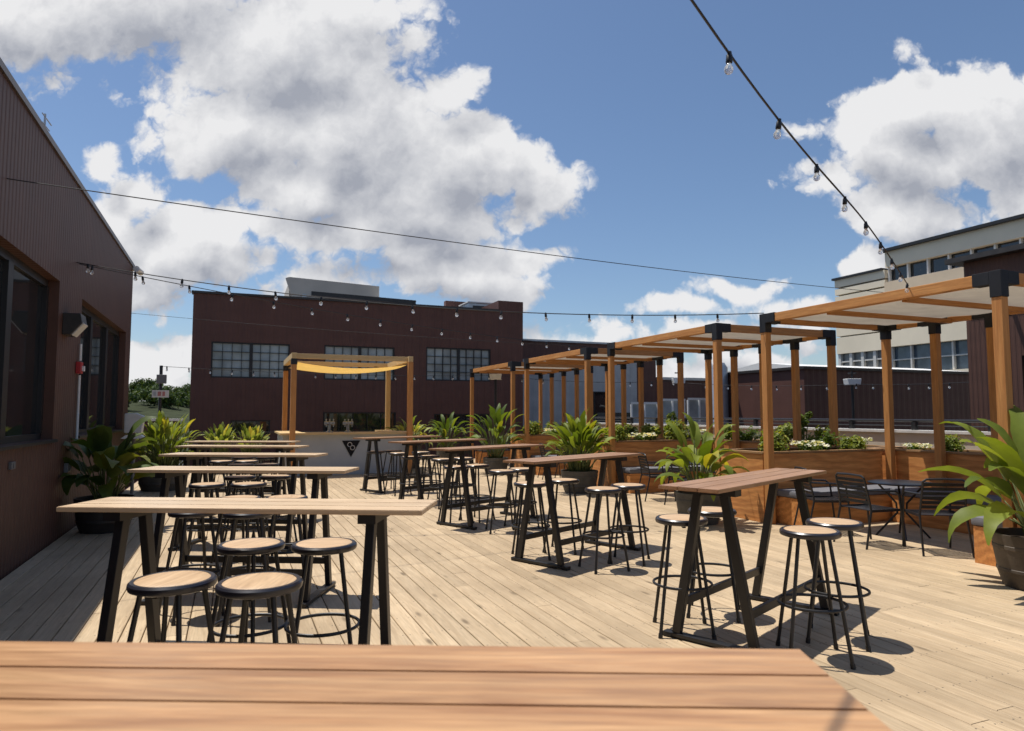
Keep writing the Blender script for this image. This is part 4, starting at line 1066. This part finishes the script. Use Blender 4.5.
def put_shrub(kind, x, y, where, s=1.):
    key = (kind, where); seen[key] = seen.get(key, 0) + 1
    rank = ['', 'second ', 'third ', 'fourth ', 'fifth '][seen[key] - 1]
    lab = '%s%s in the %s' % (rank, desc[kind], where)
    src = SH[kind]
    if kind not in su: su.add(kind); o = src; o.location = (x, y, .92); o['label'] = lab
    else: o = dup(src, (x, y, .92), random.random() * 6.3, lab)
    o.scale = (s, s, s * random.uniform(.9, 1.15))
random.seed(77)
for gi, (a, b_) in enumerate(GAPS[:3]):
    m = (a + b_) / 2; wh = 'planter between the %s pergolas' % ('nearest and second', 'second and third', 'third and farthest')[gi]
    if gi == 0:
        put_shrub('green', 7.45, m - .2, wh, .85); put_shrub('flower', 8.1, m - .25, wh, .9); put_shrub('dark', 8.7, m + .05, wh, .9); put_shrub('green', 9.0, m - .25, wh, .75); continue
    put_shrub('green', 7.35, m - .22, wh, .95); put_shrub('flower', 7.95, m - .22, wh); put_shrub('dark', 7.5, m + .22, wh, .8)
    put_shrub('pale', 8.45, m + .1, wh); put_shrub('green', 8.8, m - .2, wh, 1.05); put_shrub('flower', 9.15, m + .2, wh, .9)
for k, (y0, y1) in enumerate(PG):
    wh = 'planter along the back of the %s pergola' % ordn[k]
    seq = ['flower', 'green', 'tall', 'pale', 'flower', 'dark', 'green'] if k else ['flower', 'dark', 'pale', 'green', 'tall', 'green', 'flower']
    for i, kd in enumerate(seq):
        if k == 0 and i in (0, 1, 2, 4): continue
        put_shrub(kd, 9.98 + random.uniform(-.12, .12), y0 - .25 + (y1 - y0 + .5) * (i + .5) / 7, wh, random.uniform(.85, 1.05) if k else .7)
for t in SH.values():
    pass

# ------------------------------------------------------------------ string lights and cables
def sag(a, b_, s, n=28):
    a, b_ = Vector(a), Vector(b_)
    return [a.lerp(b_, i / n) - Vector((0, 0, s * 4 * (i / n) * (1 - i / n))) for i in range(n + 1)]
def cable(pts, r, name, label, cat='cable'):
    bm = B(); tube(bm, pts, r, 6); return tag(obj(name, bm, 'black', None, True), label, cat)
def string_lights(pts, r, spacing, label, t0=.0, t1=1., size=1., start=.15):
    P_ = [Vector(p) for p in pts]; base = P_[0].copy()
    t = thing('string_lights', label, 'string lights', base, 0, 'strings of festoon bulbs')
    bm = B(); tube(bm, [p - base for p in P_], r, 6); obj('cable', bm, 'black', t, True)
    ln = [0]
    for a, b_ in zip(P_, P_[1:]): ln.append(ln[-1] + (b_ - a).length)
    s = start; sm = bmx = None
    while s < ln[-1] * t1 - .1:
        if s >= ln[-1] * t0:
            i = max(j for j in range(len(ln)) if ln[j] <= s); f = (s - ln[i]) / (ln[i + 1] - ln[i]); p = P_[i].lerp(P_[i + 1], f) - base
            if sm is None:
                q = B(); lathe(q, [(.0, .016), (.014, .014), (.016, -.005), (.021, -.012), (.023, -.062), (.019, -.07), (0, -.07)], 12, capb=False, capt=False); sm = obj('socket', q, 'black', t, True)
                q = B(); lathe(q, [(.013, -.068), (.016, -.078), (.027, -.1), (.031, -.118), (.027, -.135), (.014, -.148), (0, -.151)], 14, capb=False, capt=False); bmx = obj('bulb', q, 'bulb', sm, True)
                so_ = sm
            else:
                so_ = sm.copy(); COL.objects.link(so_); so_.parent = t; bc = bmx.copy(); COL.objects.link(bc); bc.parent = so_
            so_.location = p; so_.scale = (size,) * 3; so_.rotation_euler = (random.uniform(-.15, .15), random.uniform(-.15, .15), 0)
        s += spacing
    return t
A_, M_, B_, E_ = Vector((7.06, 5.38, 2.99)), Vector((4.6, 3.83, 3.02)), Vector((2.0, 2.35, 3.15)), Vector((-1.96, .05, 3.75))
def bez(pts, n=40):
    out = []
    for k in range(n + 1):
        u = k / n * (len(pts) - 1); i = min(int(u), len(pts) - 2); f = u - i
        p0, p1, p2, p3 = pts[max(i - 1, 0)], pts[i], pts[i + 1], pts[min(i + 2, len(pts) - 1)]
        out.append(.5 * ((2 * p1) + (p2 - p0) * f + (2 * p0 - 5 * p1 + 4 * p2 - p3) * f * f + (3 * p1 - p0 - 3 * p2 + p3) * f ** 3))
    return out
string_lights(bez([A_, M_, B_, E_]), .0062, .72, 'nearest black string of large clear bulbs, slanting down to the nearest pergola', start=.12, size=.66)
string_lights(sag((WX, 10.55, 3.56), (7.06, 7.66, 2.99), .26), .007, .62, 'bulb string from the left brown wall to the nearest pergola, upper of two', size=.75)
string_lights(sag((WX, 10.75, 3.58), (7.06, 12.98, 2.99), .12), .006, .62, 'sagging string of bulbs from the left brown wall to the third pergola', size=.75)
string_lights(sag((-1.93, 22.3, 2.93), (7.87, 20.6, 2.78), .1), .007, .6, 'far string of bulbs from the black pole across in front of the warehouse', size=.9)
string_lights(sag((7.87, 20.6, 2.78), (13.3, 18.3, 2.6), .12), .007, .7, 'far string of bulbs between the two lamp posts behind the pergolas', size=.9)
string_lights(sag((13.3, 18.3, 2.55), (16.5, 14.45, 2.4), .08), .007, .7, 'far string of bulbs in front of the brown shed', size=.9)
string_lights(sag((16.5, 14.45, 2.4), (15.98, 9.9, 2.3), .05), .007, .6, 'far string of bulbs ending at the brown corner building', size=.9)
cable(sag((WX, 7.45, 3.70), (15.98, 10.6, 4.22), .13), .0055, 'overhead_cable', 'thin plain overhead cable crossing the sky from the left building to the right', 'cable')
cable(sag((WX, 15.95, 3.62), (7.06, 12.98, 2.99), .05), .004, 'overhead_cable', 'thin dark wire in front of the warehouse, leaving the left building corner', 'cable')
